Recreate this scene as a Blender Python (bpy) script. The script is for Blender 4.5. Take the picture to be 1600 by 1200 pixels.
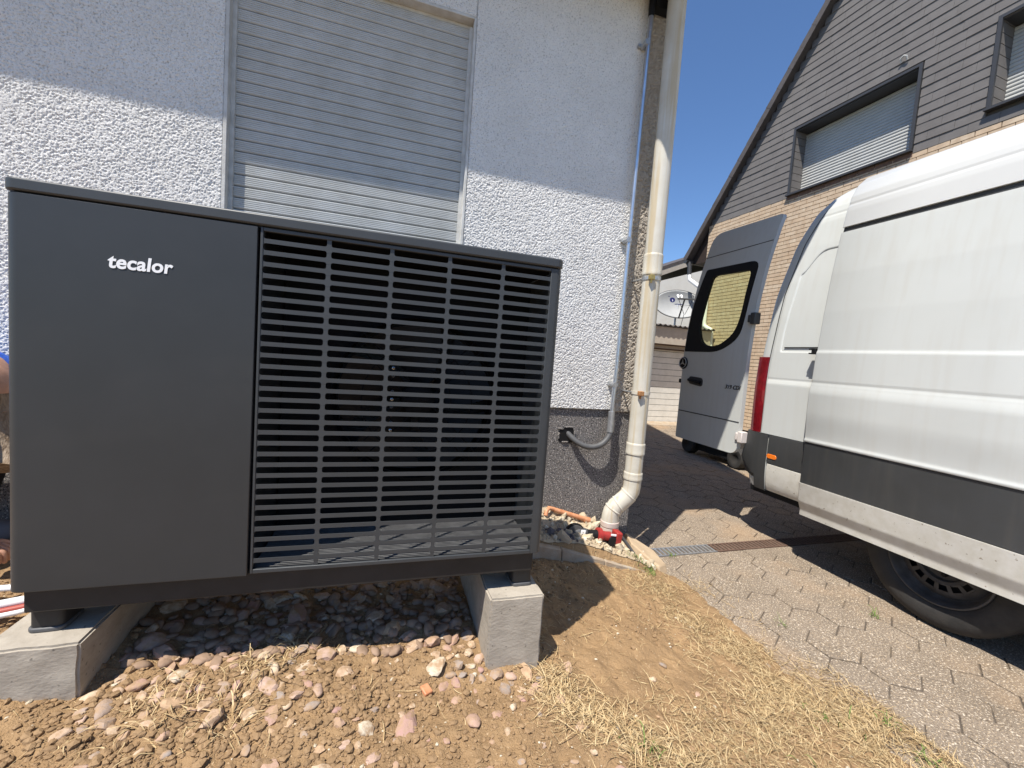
import bpy, bmesh, math, random
import numpy as np
from mathutils import Vector, Matrix, Euler, noise as mnoise
R = math.radians
random.seed(7); rng = np.random.default_rng(7)
scene = bpy.context.scene
col = scene.collection
for o in list(bpy.data.objects): bpy.data.objects.remove(o, do_unlink=True)

# ------------------------------------------------------------------ camera
cam_d = bpy.data.cameras.new('camera'); cam = bpy.data.objects.new('camera', cam_d); col.objects.link(cam)
cam_d.sensor_fit = 'HORIZONTAL'; cam_d.sensor_width = 36.0; cam_d.lens = 14.463
cam_d.clip_start = 0.05; cam_d.clip_end = 2000
yaw, pitch, roll = 0.29559, 0.06534, 0.07307
fwd = Vector((math.sin(yaw)*math.cos(pitch), math.cos(yaw)*math.cos(pitch), -math.sin(pitch)))
rgt = Vector((math.cos(yaw), -math.sin(yaw), 0)); upv = rgt.cross(fwd)
r2 = math.cos(roll)*rgt + math.sin(roll)*upv; u2 = -math.sin(roll)*rgt + math.cos(roll)*upv
mw = Matrix((r2, u2, -fwd)).transposed().to_4x4(); mw.translation = Vector((0, 0, 1.26))
cam.matrix_world = mw
scene.camera = cam
scene.render.resolution_x = 1024; scene.render.resolution_y = 768

# ------------------------------------------------------------------ world, sun, exposure
SUN = Vector((0.42, 0.31, -1.0)).normalized()          # direction the light travels
el = math.asin(-SUN.z); az = math.atan2(-SUN.x, -SUN.y)  # compass angle of the sun from +Y, clockwise
world = bpy.data.worlds.new('World'); scene.world = world; world.use_nodes = True
wn = world.node_tree; wn.nodes.clear()
sky = wn.nodes.new('ShaderNodeTexSky'); sky.sky_type = 'NISHITA'; sky.sun_disc = False
sky.sun_elevation = el; sky.sun_rotation = az; sky.altitude = 200; sky.air_density = 1.0; sky.dust_density = 0.05; sky.ozone_density = 9.0
bg = wn.nodes.new('ShaderNodeBackground'); bg.inputs['Strength'].default_value = 0.10
wo = wn.nodes.new('ShaderNodeOutputWorld')
wn.links.new(sky.outputs[0], bg.inputs[0]); wn.links.new(bg.outputs[0], wo.inputs[0])
sun_d = bpy.data.lights.new('sun', 'SUN'); sun_d.energy = 4.2; sun_d.angle = R(0.53); sun_d.color = (1.0, 0.945, 0.86)
sun = bpy.data.objects.new('sun', sun_d); col.objects.link(sun)
sun.rotation_euler = SUN.to_track_quat('-Z', 'Y').to_euler(); sun.location = (-6, -5, 15)
vs = scene.view_settings
vs.view_transform = 'Standard'; vs.look = 'None'; vs.gamma = 1.0; vs.exposure = 0.75; vs.use_curve_mapping = False

# ------------------------------------------------------------------ materials
def mat(name, c, rough=0.6, metal=0.0, c2=None, vscale=20, vdetail=4, vlo=0.35, vhi=0.65, bump=None, bump2=None,
        spec=0.5, rand=None, speck=None, coat=0.0, stretch=None, dirt=None):
    m = bpy.data.materials.new(name); m.use_nodes = True
    nt = m.node_tree; N = nt.nodes; L = nt.links
    b = N['Principled BSDF']
    b.inputs['Base Color'].default_value = (*c, 1); b.inputs['Roughness'].default_value = rough
    b.inputs['Metallic'].default_value = metal; b.inputs['Specular IOR Level'].default_value = spec
    b.inputs['Coat Weight'].default_value = coat
    geo = N.new('ShaderNodeNewGeometry'); pos = geo.outputs['Position']
    if stretch:
        mp = N.new('ShaderNodeMapping'); mp.inputs['Scale'].default_value = stretch; L.new(pos, mp.inputs[0]); pos2 = mp.outputs[0]
    else: pos2 = pos
    cur = None
    if rand:   # list of colours picked per object
        oi = N.new('ShaderNodeObjectInfo'); rp = N.new('ShaderNodeValToRGB')
        rp.color_ramp.interpolation = 'CONSTANT'
        els = rp.color_ramp.elements
        while len(els) < len(rand): els.new(0.5)
        for i, cc in enumerate(rand):
            els[i].position = i/len(rand); els[i].color = (*cc, 1)
        L.new(oi.outputs['Random'], rp.inputs[0]); cur = rp.outputs[0]
    if c2:
        n = N.new('ShaderNodeTexNoise'); n.inputs['Scale'].default_value = vscale; n.inputs['Detail'].default_value = vdetail
        n.inputs['Roughness'].default_value = 0.65
        L.new(pos2, n.inputs['Vector'])
        mr = N.new('ShaderNodeMapRange'); mr.inputs[1].default_value = vlo; mr.inputs[2].default_value = vhi; L.new(n.outputs[0], mr.inputs[0])
        mx = N.new('ShaderNodeMix'); mx.data_type = 'RGBA'; L.new(mr.outputs[0], mx.inputs[0])
        if cur: L.new(cur, mx.inputs[6])
        else: mx.inputs[6].default_value = (*c, 1)
        mx.inputs[7].default_value = (*c2, 1); cur = mx.outputs[2]
    if speck:  # list of (colour, scale, threshold): irregular specks
        for sc, ss, th in speck:
            v = N.new('ShaderNodeTexNoise'); v.inputs['Scale'].default_value = ss; v.inputs['Detail'].default_value = 1.5; L.new(pos, v.inputs['Vector'])
            mr = N.new('ShaderNodeMapRange'); mr.inputs[1].default_value = th; mr.inputs[2].default_value = th+0.05; L.new(v.outputs[0], mr.inputs[0])
            mx = N.new('ShaderNodeMix'); mx.data_type = 'RGBA'; L.new(mr.outputs[0], mx.inputs[0])
            if cur: L.new(cur, mx.inputs[6])
            else: mx.inputs[6].default_value = (*c, 1)
            mx.inputs[7].default_value = (*sc, 1); cur = mx.outputs[2]
    if dirt:   # (colour, scale vector, lo, hi, amount): streaky stains
        dc, dv, lo, hi, am = dirt
        mp = N.new('ShaderNodeMapping'); mp.inputs['Scale'].default_value = dv; L.new(pos, mp.inputs[0])
        n = N.new('ShaderNodeTexNoise'); n.inputs['Scale'].default_value = 1.0; n.inputs['Detail'].default_value = 5; L.new(mp.outputs[0], n.inputs['Vector'])
        mr = N.new('ShaderNodeMapRange'); mr.inputs[1].default_value = lo; mr.inputs[2].default_value = hi; mr.inputs[4].default_value = am; L.new(n.outputs[0], mr.inputs[0])
        mx = N.new('ShaderNodeMix'); mx.data_type = 'RGBA'; L.new(mr.outputs[0], mx.inputs[0])
        if cur: L.new(cur, mx.inputs[6])
        else: mx.inputs[6].default_value = (*c, 1)
        mx.inputs[7].default_value = (*dc, 1); cur = mx.outputs[2]
    if cur: L.new(cur, b.inputs['Base Color'])
    last = None
    for bp in (bump, bump2):
        if not bp: continue
        sc, st, dist = bp[:3]
        n = N.new('ShaderNodeTexNoise'); n.inputs['Scale'].default_value = sc; n.inputs['Detail'].default_value = bp[3] if len(bp) > 3 else 3
        L.new(pos2 if stretch else pos, n.inputs['Vector'])
        bn = N.new('ShaderNodeBump'); bn.inputs['Strength'].default_value = st; bn.inputs['Distance'].default_value = dist
        L.new(n.outputs[0], bn.inputs['Height'])
        if last: L.new(last, bn.inputs['Normal'])
        last = bn.outputs[0]
    if last: L.new(last, b.inputs['Normal'])
    return m

M = {}
M['render'] = mat('roughcast_white', (.80,.785,.755), .95, c2=(.74,.725,.695), vscale=3, bump=(300,.6,.003,3), spec=.15, speck=[((.50,.49,.47),120,.60),((.56,.55,.53),210,.62)])  # grey specks put the shade of the coat's pits into the colour
M['render_beige'] = mat('roughcast_beige', (.50,.45,.38), .95, c2=(.40,.35,.29), vscale=30, bump=(300,.6,.003,3), spec=.15)
M['reveal'] = mat('reveal_plaster', (.62,.62,.60), .9, c2=(.5,.49,.46), vscale=14, bump=(150,.3,.003), spec=.2)
M['plinth'] = mat('stone_granulate', (.16,.15,.145), .85, speck=[((.03,.03,.032),130,.57),((.46,.43,.40),120,.585),((.30,.25,.21),180,.60)], bump=(190,.8,.004,2), spec=.3)
M['shutter'] = mat('shutter_pvc', (.53,.545,.54), .5, c2=(.46,.47,.455), vscale=6, spec=.4, dirt=((.36,.35,.33),(9,9,40),.58,.75,.5))
M['wood'] = mat('brown_soffit', (.11,.06,.035), .7, c2=(.07,.04,.02), vscale=30, stretch=(1,1,6))
M['shaded_wood'] = mat('shaded_brown_board', (.035,.018,.012), .8, c2=(.02,.012,.008), vscale=20)  # brown board with the shade behind the verge put into its colour
M['rooft'] = mat('roof_tile_dark', (.10,.085,.08), .7, c2=(.07,.06,.055), vscale=8, bump=(60,.3,.004))
M['anth'] = mat('anthracite_paint', (.036,.0385,.041), .42, c2=(.032,.0345,.0365), vscale=5, bump=(900,.22,.0006,2), spec=.45, dirt=((.06,.058,.054),(5,5,9),.58,.80,.22))
M['anth_side'] = mat('anthracite_grille', (.050,.054,.058), .45, c2=(.044,.048,.051), vscale=9, bump=(800,.2,.0006), spec=.45)
M['anth_base'] = mat('black_base_steel', (.030,.028,.027), .55, c2=(.022,.021,.02), vscale=12, spec=.4)
M['black'] = mat('black_plastic', (.010,.010,.011), .55, spec=.25)
M['interior'] = mat('unit_interior', (.007,.007,.008), .7, spec=.15)
M['unit_floor'] = mat('unit_floor_tray', (.20,.20,.20), .6, c2=(.15,.15,.15), vscale=25, spec=.3)
M['chrome'] = mat('motor_metal', (.55,.55,.56), .25, 1.0)
M['white_print'] = mat('white_lettering', (.86,.87,.88), .5)
M['concrete'] = mat('cast_concrete', (.42,.375,.31), .9, c2=(.34,.30,.245), vscale=16, bump=(70,.35,.004,7), bump2=(12,.25,.008,4), spec=.2, stretch=(1,1,1.8), speck=[((.20,.18,.15),75,.70)])
M['soil'] = mat('dry_soil', (.355,.230,.120), .95, c2=(.255,.165,.088), vscale=9, vdetail=8, bump=(60,.7,.012,8), bump2=(240,.6,.004,4), spec=.15, speck=[((.45,.32,.19),140,.66)])
M['clod'] = mat('soil_clods', (.330,.218,.120), .95, c2=(.235,.152,.082), vscale=30, bump=(200,.5,.004), spec=.15)
M['ground'] = mat('far_ground', (.22,.19,.13), .95, c2=(.16,.16,.09), vscale=1.2)
M['sand'] = mat('joint_sand', (.095,.075,.057), .95, c2=(.20,.15,.10), vscale=6, vlo=.50, vhi=.70, bump=(200,.5,.003))
M['paver'] = mat('exposed_aggregate', (.245,.197,.150), .85, c2=(.19,.152,.114), vscale=3.5, vdetail=6, speck=[((.14,.11,.08),105,.58),((.56,.48,.38),125,.60),((.42,.32,.21),200,.60)], bump=(140,.9,.005,2), bump2=(14,.3,.01), spec=.3,
                 dirt=((.40,.27,.16),(1.3,1.3,1.3),.52,.72,.65))
M['kerb'] = mat('kerb_concrete', (.40,.35,.28), .9, c2=(.33,.235,.15), vscale=9, vdetail=7, bump=(120,.6,.005))
M['limestone'] = mat('limestone', (.58,.50,.37), .9, c2=(.45,.37,.25), vscale=25, bump=(70,.6,.006,5), rand=[(.58,.50,.37),(.62,.56,.44),(.50,.41,.29),(.66,.60,.48),(.42,.33,.23)])
M['slabstone'] = mat('sandstone_slab', (.52,.40,.26), .9, c2=(.42,.31,.2), vscale=14, bump=(60,.6,.006,5))
M['darkstone'] = mat('dark_basalt', (.10,.09,.10), .85, c2=(.16,.14,.14), vscale=30, bump=(80,.5,.006))
M['pebble'] = mat('river_pebble', (.4,.3,.22), .75, c2=(.38,.255,.155), vscale=40, vlo=.40, vhi=.62, bump=(90,.5,.005,5), spec=.15,
     rand=[(.45,.30,.23),(.52,.38,.27),(.40,.25,.21),(.56,.44,.31),(.36,.275,.22),(.58,.50,.38),(.43,.28,.22),(.50,.34,.21),(.31,.26,.225),(.48,.34,.27)])
M['pebble_dusty'] = mat('dusty_pebbles', (.25,.17,.115), .9, c2=(.34,.235,.165), vscale=28, vdetail=1, bump=(90,.4,.004,4), spec=.15)
M['straw'] = mat('dry_straw', (.60,.47,.27), .8, c2=(.40,.27,.13), vscale=60, vdetail=2, spec=.2)
M['straw_brown'] = mat('brown_dead_grass', (.38,.265,.14), .85, c2=(.20,.13,.065), vscale=45, vdetail=2, spec=.15)
M['green'] = mat('fresh_green', (.16,.22,.05), .7, c2=(.09,.15,.03), vscale=60, spec=.3)
M['zinc'] = mat('galvanised', (.55,.56,.56), .42, .75, c2=(.40,.41,.42), vscale=40)
M['rust'] = mat('rusty_cast_iron', (.17,.105,.075), .85, .2, c2=(.11,.065,.045), vscale=45, bump=(180,.4,.003))
M['pipe'] = mat('aged_white_pipe', (.62,.60,.53), .45, c2=(.55,.51,.42), vscale=5, dirt=((.47,.35,.17),(26,26,1.1),.53,.66,.6), spec=.45)
M['pipe_pink'] = mat('dusty_pipe', (.62,.52,.47), .6, c2=(.52,.42,.37), vscale=12)
M['brass'] = mat('brass_bolt', (.55,.42,.16), .4, .8)
M['rustclamp'] = mat('rust_clamp', (.30,.13,.05), .8, c2=(.42,.22,.09), vscale=60)
M['conduit'] = mat('conduit_steel', (.62,.65,.69), .3, .85, c2=(.50,.53,.57), vscale=15)
M['hose'] = mat('rubber_hose', (.075,.075,.078), .55, c2=(.10,.10,.10), vscale=30)
M['copper'] = mat('orange_pipe', (.50,.20,.09), .5, c2=(.62,.30,.16), vscale=40)
M['redtool'] = mat('red_tool', (.36,.025,.022), .5, c2=(.28,.03,.025), vscale=40)
M['vanwhite'] = mat('van_white_paint', (.60,.62,.60), .32, c2=(.575,.59,.565), vscale=1.5, coat=.12, spec=.5, dirt=((.50,.475,.42),(26,26,.9),.48,.80,.30))
M['vanroof'] = mat('van_roof_paint', (.62,.63,.62), .30, c2=(.60,.61,.60), vscale=2, coat=.3)
M['vandark'] = mat('van_grey_plastic', (.050,.052,.054), .5, c2=(.043,.044,.044), vscale=4, bump=(700,.15,.0006), dirt=((.085,.08,.07),(30,30,2),.5,.78,.3))
M['vandirty'] = mat('van_dirty_paint', (.60,.58,.53), .45, c2=(.52,.495,.43), vscale=16, vdetail=8, speck=[((.28,.24,.19),55,.70)])
M['tyre'] = mat('tyre_rubber', (.022,.021,.020), .8, c2=(.035,.032,.029), vscale=14, bump=(120,.3,.003))
M['rim'] = mat('steel_wheel', (.085,.08,.077), .65, .2, c2=(.05,.046,.043), vscale=14)
M['amber'] = mat('amber_lens', (.85,.20,.02), .25, coat=.5)
M['redlens'] = mat('red_lens', (.13,.004,.008), .15, coat=.5, c2=(.22,.008,.014), vscale=14)
M['steelwhite'] = mat('hinge_paint', (.68,.62,.58), .5)
M['slate'] = mat('fibre_slate', (.172,.160,.152), .8, c2=(.148,.137,.130), vscale=5, bump=(130,.35,.002), spec=.25, speck=[((.20,.18,.165),160,.70)])
M['slate'].node_tree.nodes['Principled BSDF'].inputs['Roughness'].default_value = .8
M['dkmetal'] = mat('dark_trim', (.055,.055,.058), .5, .2)
M['mortar'] = mat('dark_mortar', (.10,.085,.07), .95)
M['brick'] = mat('peach_brick', (.58,.45,.32), .9, c2=(.50,.37,.25), vscale=9, bump=(120,.4,.003), rand=[(.62,.49,.35),(.58,.44,.30),(.65,.53,.39),(.56,.43,.30),(.63,.48,.33)])
M['brickdark'] = mat('brown_brick', (.16,.095,.065), .9, c2=(.22,.13,.09), vscale=12, bump=(120,.4,.003))
M['nshutter'] = mat('neighbour_shutter', (.50,.50,.475), .5, c2=(.45,.45,.425), vscale=5)
M['whitewall'] = mat('white_house_wall', (.78,.76,.70), .95, c2=(.73,.70,.63), vscale=4)
M['garagewall'] = mat('garage_fascia', (.52,.46,.38), .9, c2=(.46,.40,.33), vscale=8)
M['garagedoor'] = mat('garage_door_white', (.74,.73,.68), .6, c2=(.66,.65,.60), vscale=9)
M['dish'] = mat('dish_paint', (.40,.41,.41), .6, c2=(.36,.37,.37), vscale=5)
M['navy'] = mat('navy_print', (.02,.025,.13), .5)
M['bluecloth'] = mat('blue_shirt', (.02,.12,.62), .8, c2=(.015,.08,.45), vscale=25, bump=(40,.4,.01))
M['blackcloth'] = mat('dark_trousers', (.015,.016,.02), .9, c2=(.03,.03,.035), vscale=30)
M['skin'] = mat('skin', (.50,.27,.18), .55, c2=(.43,.22,.14), vscale=40)
M['hair'] = mat('brown_hair', (.17,.115,.07), .7, c2=(.36,.28,.2), vscale=90, stretch=(1,1,.25), bump=(160,.8,.006))
M['boot'] = mat('grey_boot', (.16,.16,.18), .8)
M['whitehose'] = mat('white_tube', (.78,.77,.75), .4)
M['redhose'] = mat('red_tube', (.35,.06,.04), .5)
gm = bpy.data.materials.new('tinted_glass'); gm.use_nodes = True
nt = gm.node_tree; nt.nodes.clear()
tr = nt.nodes.new('ShaderNodeBsdfTransparent'); tr.inputs[0].default_value = (.90,.955,.80,1)
gl = nt.nodes.new('ShaderNodeBsdfGlossy'); gl.inputs['Roughness'].default_value = .02
lw = nt.nodes.new('ShaderNodeLayerWeight'); lw.inputs[0].default_value = .5
pw = nt.nodes.new('ShaderNodeMath'); pw.operation = 'POWER'; pw.inputs[1].default_value = 4
ml = nt.nodes.new('ShaderNodeMath'); ml.operation = 'MULTIPLY_ADD'; ml.inputs[1].default_value = .7; ml.inputs[2].default_value = .03
mxs = nt.nodes.new('ShaderNodeMixShader'); ou = nt.nodes.new('ShaderNodeOutputMaterial')
nt.links.new(lw.outputs['Facing'], pw.inputs[0]); nt.links.new(pw.outputs[0], ml.inputs[0])
nt.links.new(ml.outputs[0], mxs.inputs[0]); nt.links.new(tr.outputs[0], mxs.inputs[1]); nt.links.new(gl.outputs[0], mxs.inputs[2]); nt.links.new(mxs.outputs[0], ou.inputs[0])
M['glass'] = gm

# ------------------------------------------------------------------ mesh helpers
class MB:
    def __init__(s): s.v = []; s.f = []
    def add(s, vs, fs):
        b = len(s.v); s.v += [tuple(p) for p in vs]; s.f += [tuple(i+b for i in f) for f in fs]; return s
    def box(s, x0, x1, y0, y1, z0, z1):
        return s.add([(x0,y0,z0),(x1,y0,z0),(x1,y1,z0),(x0,y1,z0),(x0,y0,z1),(x1,y0,z1),(x1,y1,z1),(x0,y1,z1)],
                     [(0,3,2,1),(4,5,6,7),(0,1,5,4),(1,2,6,5),(2,3,7,6),(3,0,4,7)])
    def prism(s, poly, a, b, axis='z'):
        n = len(poly)
        def P(p, t): return {'z':(p[0],p[1],t),'y':(p[0],t,p[1]),'x':(t,p[0],p[1])}[axis]
        vs = [P(p,a) for p in poly]+[P(p,b) for p in poly]
        fs = [tuple(range(n-1,-1,-1)), tuple(range(n,2*n))]+[(i,(i+1)%n,n+(i+1)%n,n+i) for i in range(n)]
        return s.add(vs, fs)
    def tube(s, path, r, n=16, cap=True):
        path = [Vector(p) for p in path]; k = len(path)
        rs = r if isinstance(r, (list,tuple)) else [r]*k
        vs = []; prev = None
        for i, p in enumerate(path):
            d = (path[min(i+1,k-1)]-path[max(i-1,0)])
            if d.length < 1e-9: d = Vector((0,0,1))
            d.normalize()
            if prev is None:
                a = d.orthogonal().normalized()
            else:
                a = (prev - d*prev.dot(d)).normalized()
            prev = a; b = d.cross(a)
            for j in range(n):
                t = 2*math.pi*j/n; vs.append(p+(a*math.cos(t)+b*math.sin(t))*rs[i])
        fs = [(i*n+j, i*n+(j+1)%n, (i+1)*n+(j+1)%n, (i+1)*n+j) for i in range(k-1) for j in range(n)]
        if cap: fs += [tuple(range(n-1,-1,-1)), tuple(range((k-1)*n, k*n))]
        return s.add(vs, fs)
    def cyl(s, p0, p1, r, n=20): return s.tube([p0,p1], r, n)
    def lathe(s, prof, n=40, axis='x', c=(0,0,0)):
        vs = []
        for (a, r) in prof:
            for j in range(n):
                t = 2*math.pi*j/n
                p = (a, r*math.cos(t), r*math.sin(t)) if axis == 'x' else ((r*math.cos(t), a, r*math.sin(t)) if axis == 'y' else (r*math.cos(t), r*math.sin(t), a))
                vs.append((p[0]+c[0], p[1]+c[1], p[2]+c[2]))
        k = len(prof)
        fs = [(i*n+j, i*n+(j+1)%n, (i+1)*n+(j+1)%n, (i+1)*n+j) for i in range(k-1) for j in range(n)]
        return s.add(vs, fs)
    def grid(s, rows):   # rows: list of equal-length lists of points
        n = len(rows[0]); vs = [p for r in rows for p in r]
        return s.add(vs, [(i*n+j, i*n+j+1, (i+1)*n+j+1, (i+1)*n+j) for i in range(len(rows)-1) for j in range(n-1)])
    def mesh(s, name):
        me = bpy.data.meshes.new(name); me.from_pydata(s.v, [], s.f); me.update(); return me
    def build(s, name, m, parent=None, smooth=False, bevel=0, seg=2, fix=True):
        me = s.mesh(name)
        if fix:
            bm = bmesh.new(); bm.from_mesh(me); bmesh.ops.recalc_face_normals(bm, faces=bm.faces); bm.to_mesh(me); bm.free()
        return obj(name, me, m, parent, smooth, bevel, seg)
def obj(name, me, m, parent=None, smooth=False, bevel=0, seg=2):
    if m is not None and not me.materials: me.materials.append(M[m] if isinstance(m, str) else m)
    o = bpy.data.objects.new(name, me); col.objects.link(o)
    if parent: o.parent = parent
    if smooth:
        me.polygons.foreach_set('use_smooth', [True]*len(me.polygons))
        if smooth != 'all': me.set_sharp_from_angle(angle=R(40))
    if bevel:
        b = o.modifiers.new('bevel', 'BEVEL'); b.width = bevel; b.segments = seg; b.limit_method = 'ANGLE'; b.angle_limit = R(35)
        if not smooth:
            me.polygons.foreach_set('use_smooth', [True]*len(me.polygons)); me.set_sharp_from_angle(angle=R(35))
    return o
def inst(name, me, loc, rot=(0,0,0), sc=(1,1,1), parent=None):
    o = bpy.data.objects.new(name, me); col.objects.link(o); o.location = loc; o.rotation_euler = rot; o.scale = sc
    if parent: o.parent = parent
    return o
def thing(name, label, cat, loc=(0,0,0), rz=0, group=None):
    o = bpy.data.objects.new(name, None); col.objects.link(o); o.location = loc; o.rotation_euler = (0,0,rz); o.empty_display_size = .1
    o['label'] = label; o['category'] = cat
    if group: o['group'] = group
    return o
def tag(o, label, cat, group=None):
    o['label'] = label; o['category'] = cat
    if group: o['group'] = group
    return o
def interp(x, xs, ys): return float(np.interp(x, xs, ys))
def sstep(a, b, x):
    t = np.clip((x-a)/(b-a), 0, 1); return t*t*(3-2*t)
def rrect(x0, x1, y0, y1, r, n=5):
    pts = []
    for cx, cy, a0 in ((x1-r,y1-r,0),(x0+r,y1-r,90),(x0+r,y0+r,180),(x1-r,y0+r,270)):
        for i in range(n+1):
            t = R(a0+90*i/n); pts.append((cx+r*math.cos(t), cy+r*math.sin(t)))
    return pts
def text_mesh(body, size, depth, offset=0.0, shear=0.0, space=1.0):
    cu = bpy.data.curves.new('txt', 'FONT'); cu.body = body; cu.size = size; cu.extrude = depth; cu.offset = offset; cu.shear = shear; cu.space_character = space
    cu.resolution_u = 6
    t = bpy.data.objects.new('txt', cu); col.objects.link(t)
    dg = bpy.context.evaluated_depsgraph_get(); me = bpy.data.meshes.new_from_object(t.evaluated_get(dg))
    bpy.data.objects.remove(t); me.materials.clear(); return me
# value noise on arrays
def vnoise(x, y, s, seed=0):
    x = np.asarray(x)*s+seed*17.3; y = np.asarray(y)*s+seed*9.1
    xi = np.floor(x).astype(np.int64); yi = np.floor(y).astype(np.int64); fx = x-xi; fy = y-yi
    def h(a, b):
        n = (a*374761393 + b*668265263 + seed*1274126177) & 0xffffffff
        n = ((n ^ (n >> 13))*1103515245) & 0xffffffff
        return ((n ^ (n >> 16)) & 0xffff)/65535.0
    ux = fx*fx*(3-2*fx); uy = fy*fy*(3-2*fy)
    return (h(xi,yi)*(1-ux)+h(xi+1,yi)*ux)*(1-uy)+(h(xi,yi+1)*(1-ux)+h(xi+1,yi+1)*ux)*uy - .5

# ------------------------------------------------------------------ ground, soil, driveway
YW = 2.40            # face of the rendered house wall
def soil_h(x, y):
    x = np.asarray(x, float); y = np.asarray(y, float)
    z = np.interp(x, [-3,-.74,.38,.57,.9,1.2,1.5,1.72,1.85,2.1], [.36,.30,.20,.165,.125,.07,.028,.006,-.03,-.06])
    # gravel bed behind the kerb, banked against the wall
    bed = np.interp(x, [.4,.85,1.09,1.28,1.46,1.62,1.75], [.27,.26,.225,.165,.115,.03,-.03]) + .05*sstep(2.2,2.4,y)*(x<1.4)
    k = sstep(2.0,2.06,y)*sstep(.3,.8,x)
    z = z + .045*sstep(1.72,1.98,y)*sstep(.3,.9,x)*sstep(1.62,1.4,x)
    z = z*(1-k)+bed*k
    z = z - .05*sstep(1.1,.2,y)*sstep(1.2,.4,x)
    amp = 1-sstep(1.55,1.8,x)*.6
    z = z + amp*(.030*vnoise(x,y,3.2,1)+.022*vnoise(x,y,9,2)+.014*vnoise(x,y,26,3)+.007*vnoise(x,y,70,4))
    return z
def soil_z(x, y): return float(soil_h(x, y))

g = MB().add([(-300,-300,-.09),(300,-300,-.09),(300,300,-.09),(-300,300,-.09)], [(0,1,2,3)]).build('ground', 'ground'); g['kind'] = 'structure'
def soil_grid(x0, x1, y0, y1, st):
    xs = np.arange(x0, x1+1e-6, st); ys = np.arange(y0, y1+1e-6, st)
    X, Yg = np.meshgrid(xs, ys); Zg = soil_h(X, Yg)
    m = MB(); nx = len(xs)
    m.v = np.stack([X.ravel(), Yg.ravel(), Zg.ravel()], 1).tolist()
    ii = np.arange((len(ys)-1)*(nx-1)); r = ii//(nx-1); c = ii % (nx-1); a = r*nx+c
    m.f = np.stack([a, a+1, a+nx+1, a+nx], 1).tolist(); return m
soil = soil_grid(-1.6, 1.96, .5, 2.42, .0085).build('soil', 'soil', smooth='all', fix=False); soil['kind'] = 'structure'
so = MB()
for (x0,x1,y0,y1) in ((-6,-1.6,-6,2.42),(-1.6,1.96,-6,.5)):
    t = soil_grid(x0,x1,y0,y1,.08); so.add(t.v, t.f)
so = so.build('soil_margin', 'soil', soil, smooth='all', fix=False)

drive = MB().add([(1.35,-6,-.0055),(12,-6,-.0055),(12,12,-.0055),(1.35,12,-.0055)], [(0,1,2,3)]).build('driveway', 'sand'); drive['kind'] = 'structure'
# hexagonal pavers, flat sides facing left and right
PW = .20; HR = PW/math.sqrt(3); GAP = .0033
def hexmesh(name, seed):
    rr = random.Random(seed); vs = []; fs = []
    rings = ((HR-GAP,-.03),(HR-GAP,-.003),(HR-GAP-.003,-.0008),(HR-GAP-.009,0))
    for r, z in rings:
        for k in range(6):
            a = R(30+60*k); vs.append((r*math.cos(a)+rr.uniform(-.0008,.0008), r*math.sin(a)+rr.uniform(-.0008,.0008), z+rr.uniform(-.0006,.0006)))
    for i in range(len(rings)-1):
        for k in range(6): fs.append((i*6+k, i*6+(k+1)%6, (i+1)*6+(k+1)%6, (i+1)*6+k))
    fs.append(tuple(range(18,24)))
    me = bpy.data.meshes.new(name); me.from_pydata(vs, [], fs); me.materials.append(M['paver']); return me
hexes = [hexmesh('paver', i) for i in range(4)]
cells = []; cuts = []
row = 0; y = -3.0
while y < 8.15:
    x = 1.40 + (PW/2 if row % 2 else 0)
    while x < 7.1:
        in_drain = abs(y-2.31) < .060+HR and x > 1.6
        if in_drain: cuts.append((x, y))
        if not in_drain and not (x < 1.62 and y > 2.4): cells.append((x, y))
        x += PW
    y += HR*1.5; row += 1
def vis_key(c):
    d = math.hypot(c[0], c[1]); a = math.atan2(c[0], c[1])
    return d + (6 if not (R(20) < a < R(72)) else 0)
cells.sort(key=vis_key)
def clip(poly, yc, keep_above):
    out = []
    for i in range(len(poly)):
        p, q = poly[i], poly[(i+1) % len(poly)]
        ip = (p[1] > yc) == keep_above; iq = (q[1] > yc) == keep_above
        if ip: out.append(p)
        if ip != iq:
            t = (yc-p[1])/(q[1]-p[1]); out.append((p[0]+(q[0]-p[0])*t, yc))
    return out
for (x, y) in cuts:     # pavers cut along the drain
    hx6 = [(x+(HR-GAP)*math.cos(R(30+60*k)), y+(HR-GAP)*math.sin(R(30+60*k))) for k in range(6)]
    for yc, ab in ((2.31-.060, False),(2.31+.060, True)):
        pl = clip(hx6, yc, ab)
        if len(pl) < 3 or max(p[1] for p in pl)-min(p[1] for p in pl) < .012: continue
        zj = random.uniform(-.002,.002)
        MB().prism(pl, -.03+zj, zj).build('cut_paver', 'paver', drive, bevel=.0025)
rest = MB()
for i, (x, y) in enumerate(cells):
    z = random.uniform(-.0025, .0025); tilt = (random.uniform(-.012,.012), random.uniform(-.012,.012), random.choice((0,R(60),R(120)))+random.uniform(-.01,.01))
    me = hexes[i % 4]
    if i < 250: inst('paver', me, (x,y,z), tilt, (1,1,1), drive)
    else:
        mt = Matrix.Translation((x,y,z)) @ Euler(tilt).to_matrix().to_4x4()
        rest.add([mt @ v.co for v in me.vertices], [tuple(p.vertices) for p in me.polygons])
rest = rest.build('far_pavers', 'paver', drive, fix=False); rest['kind'] = 'stuff'

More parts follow.
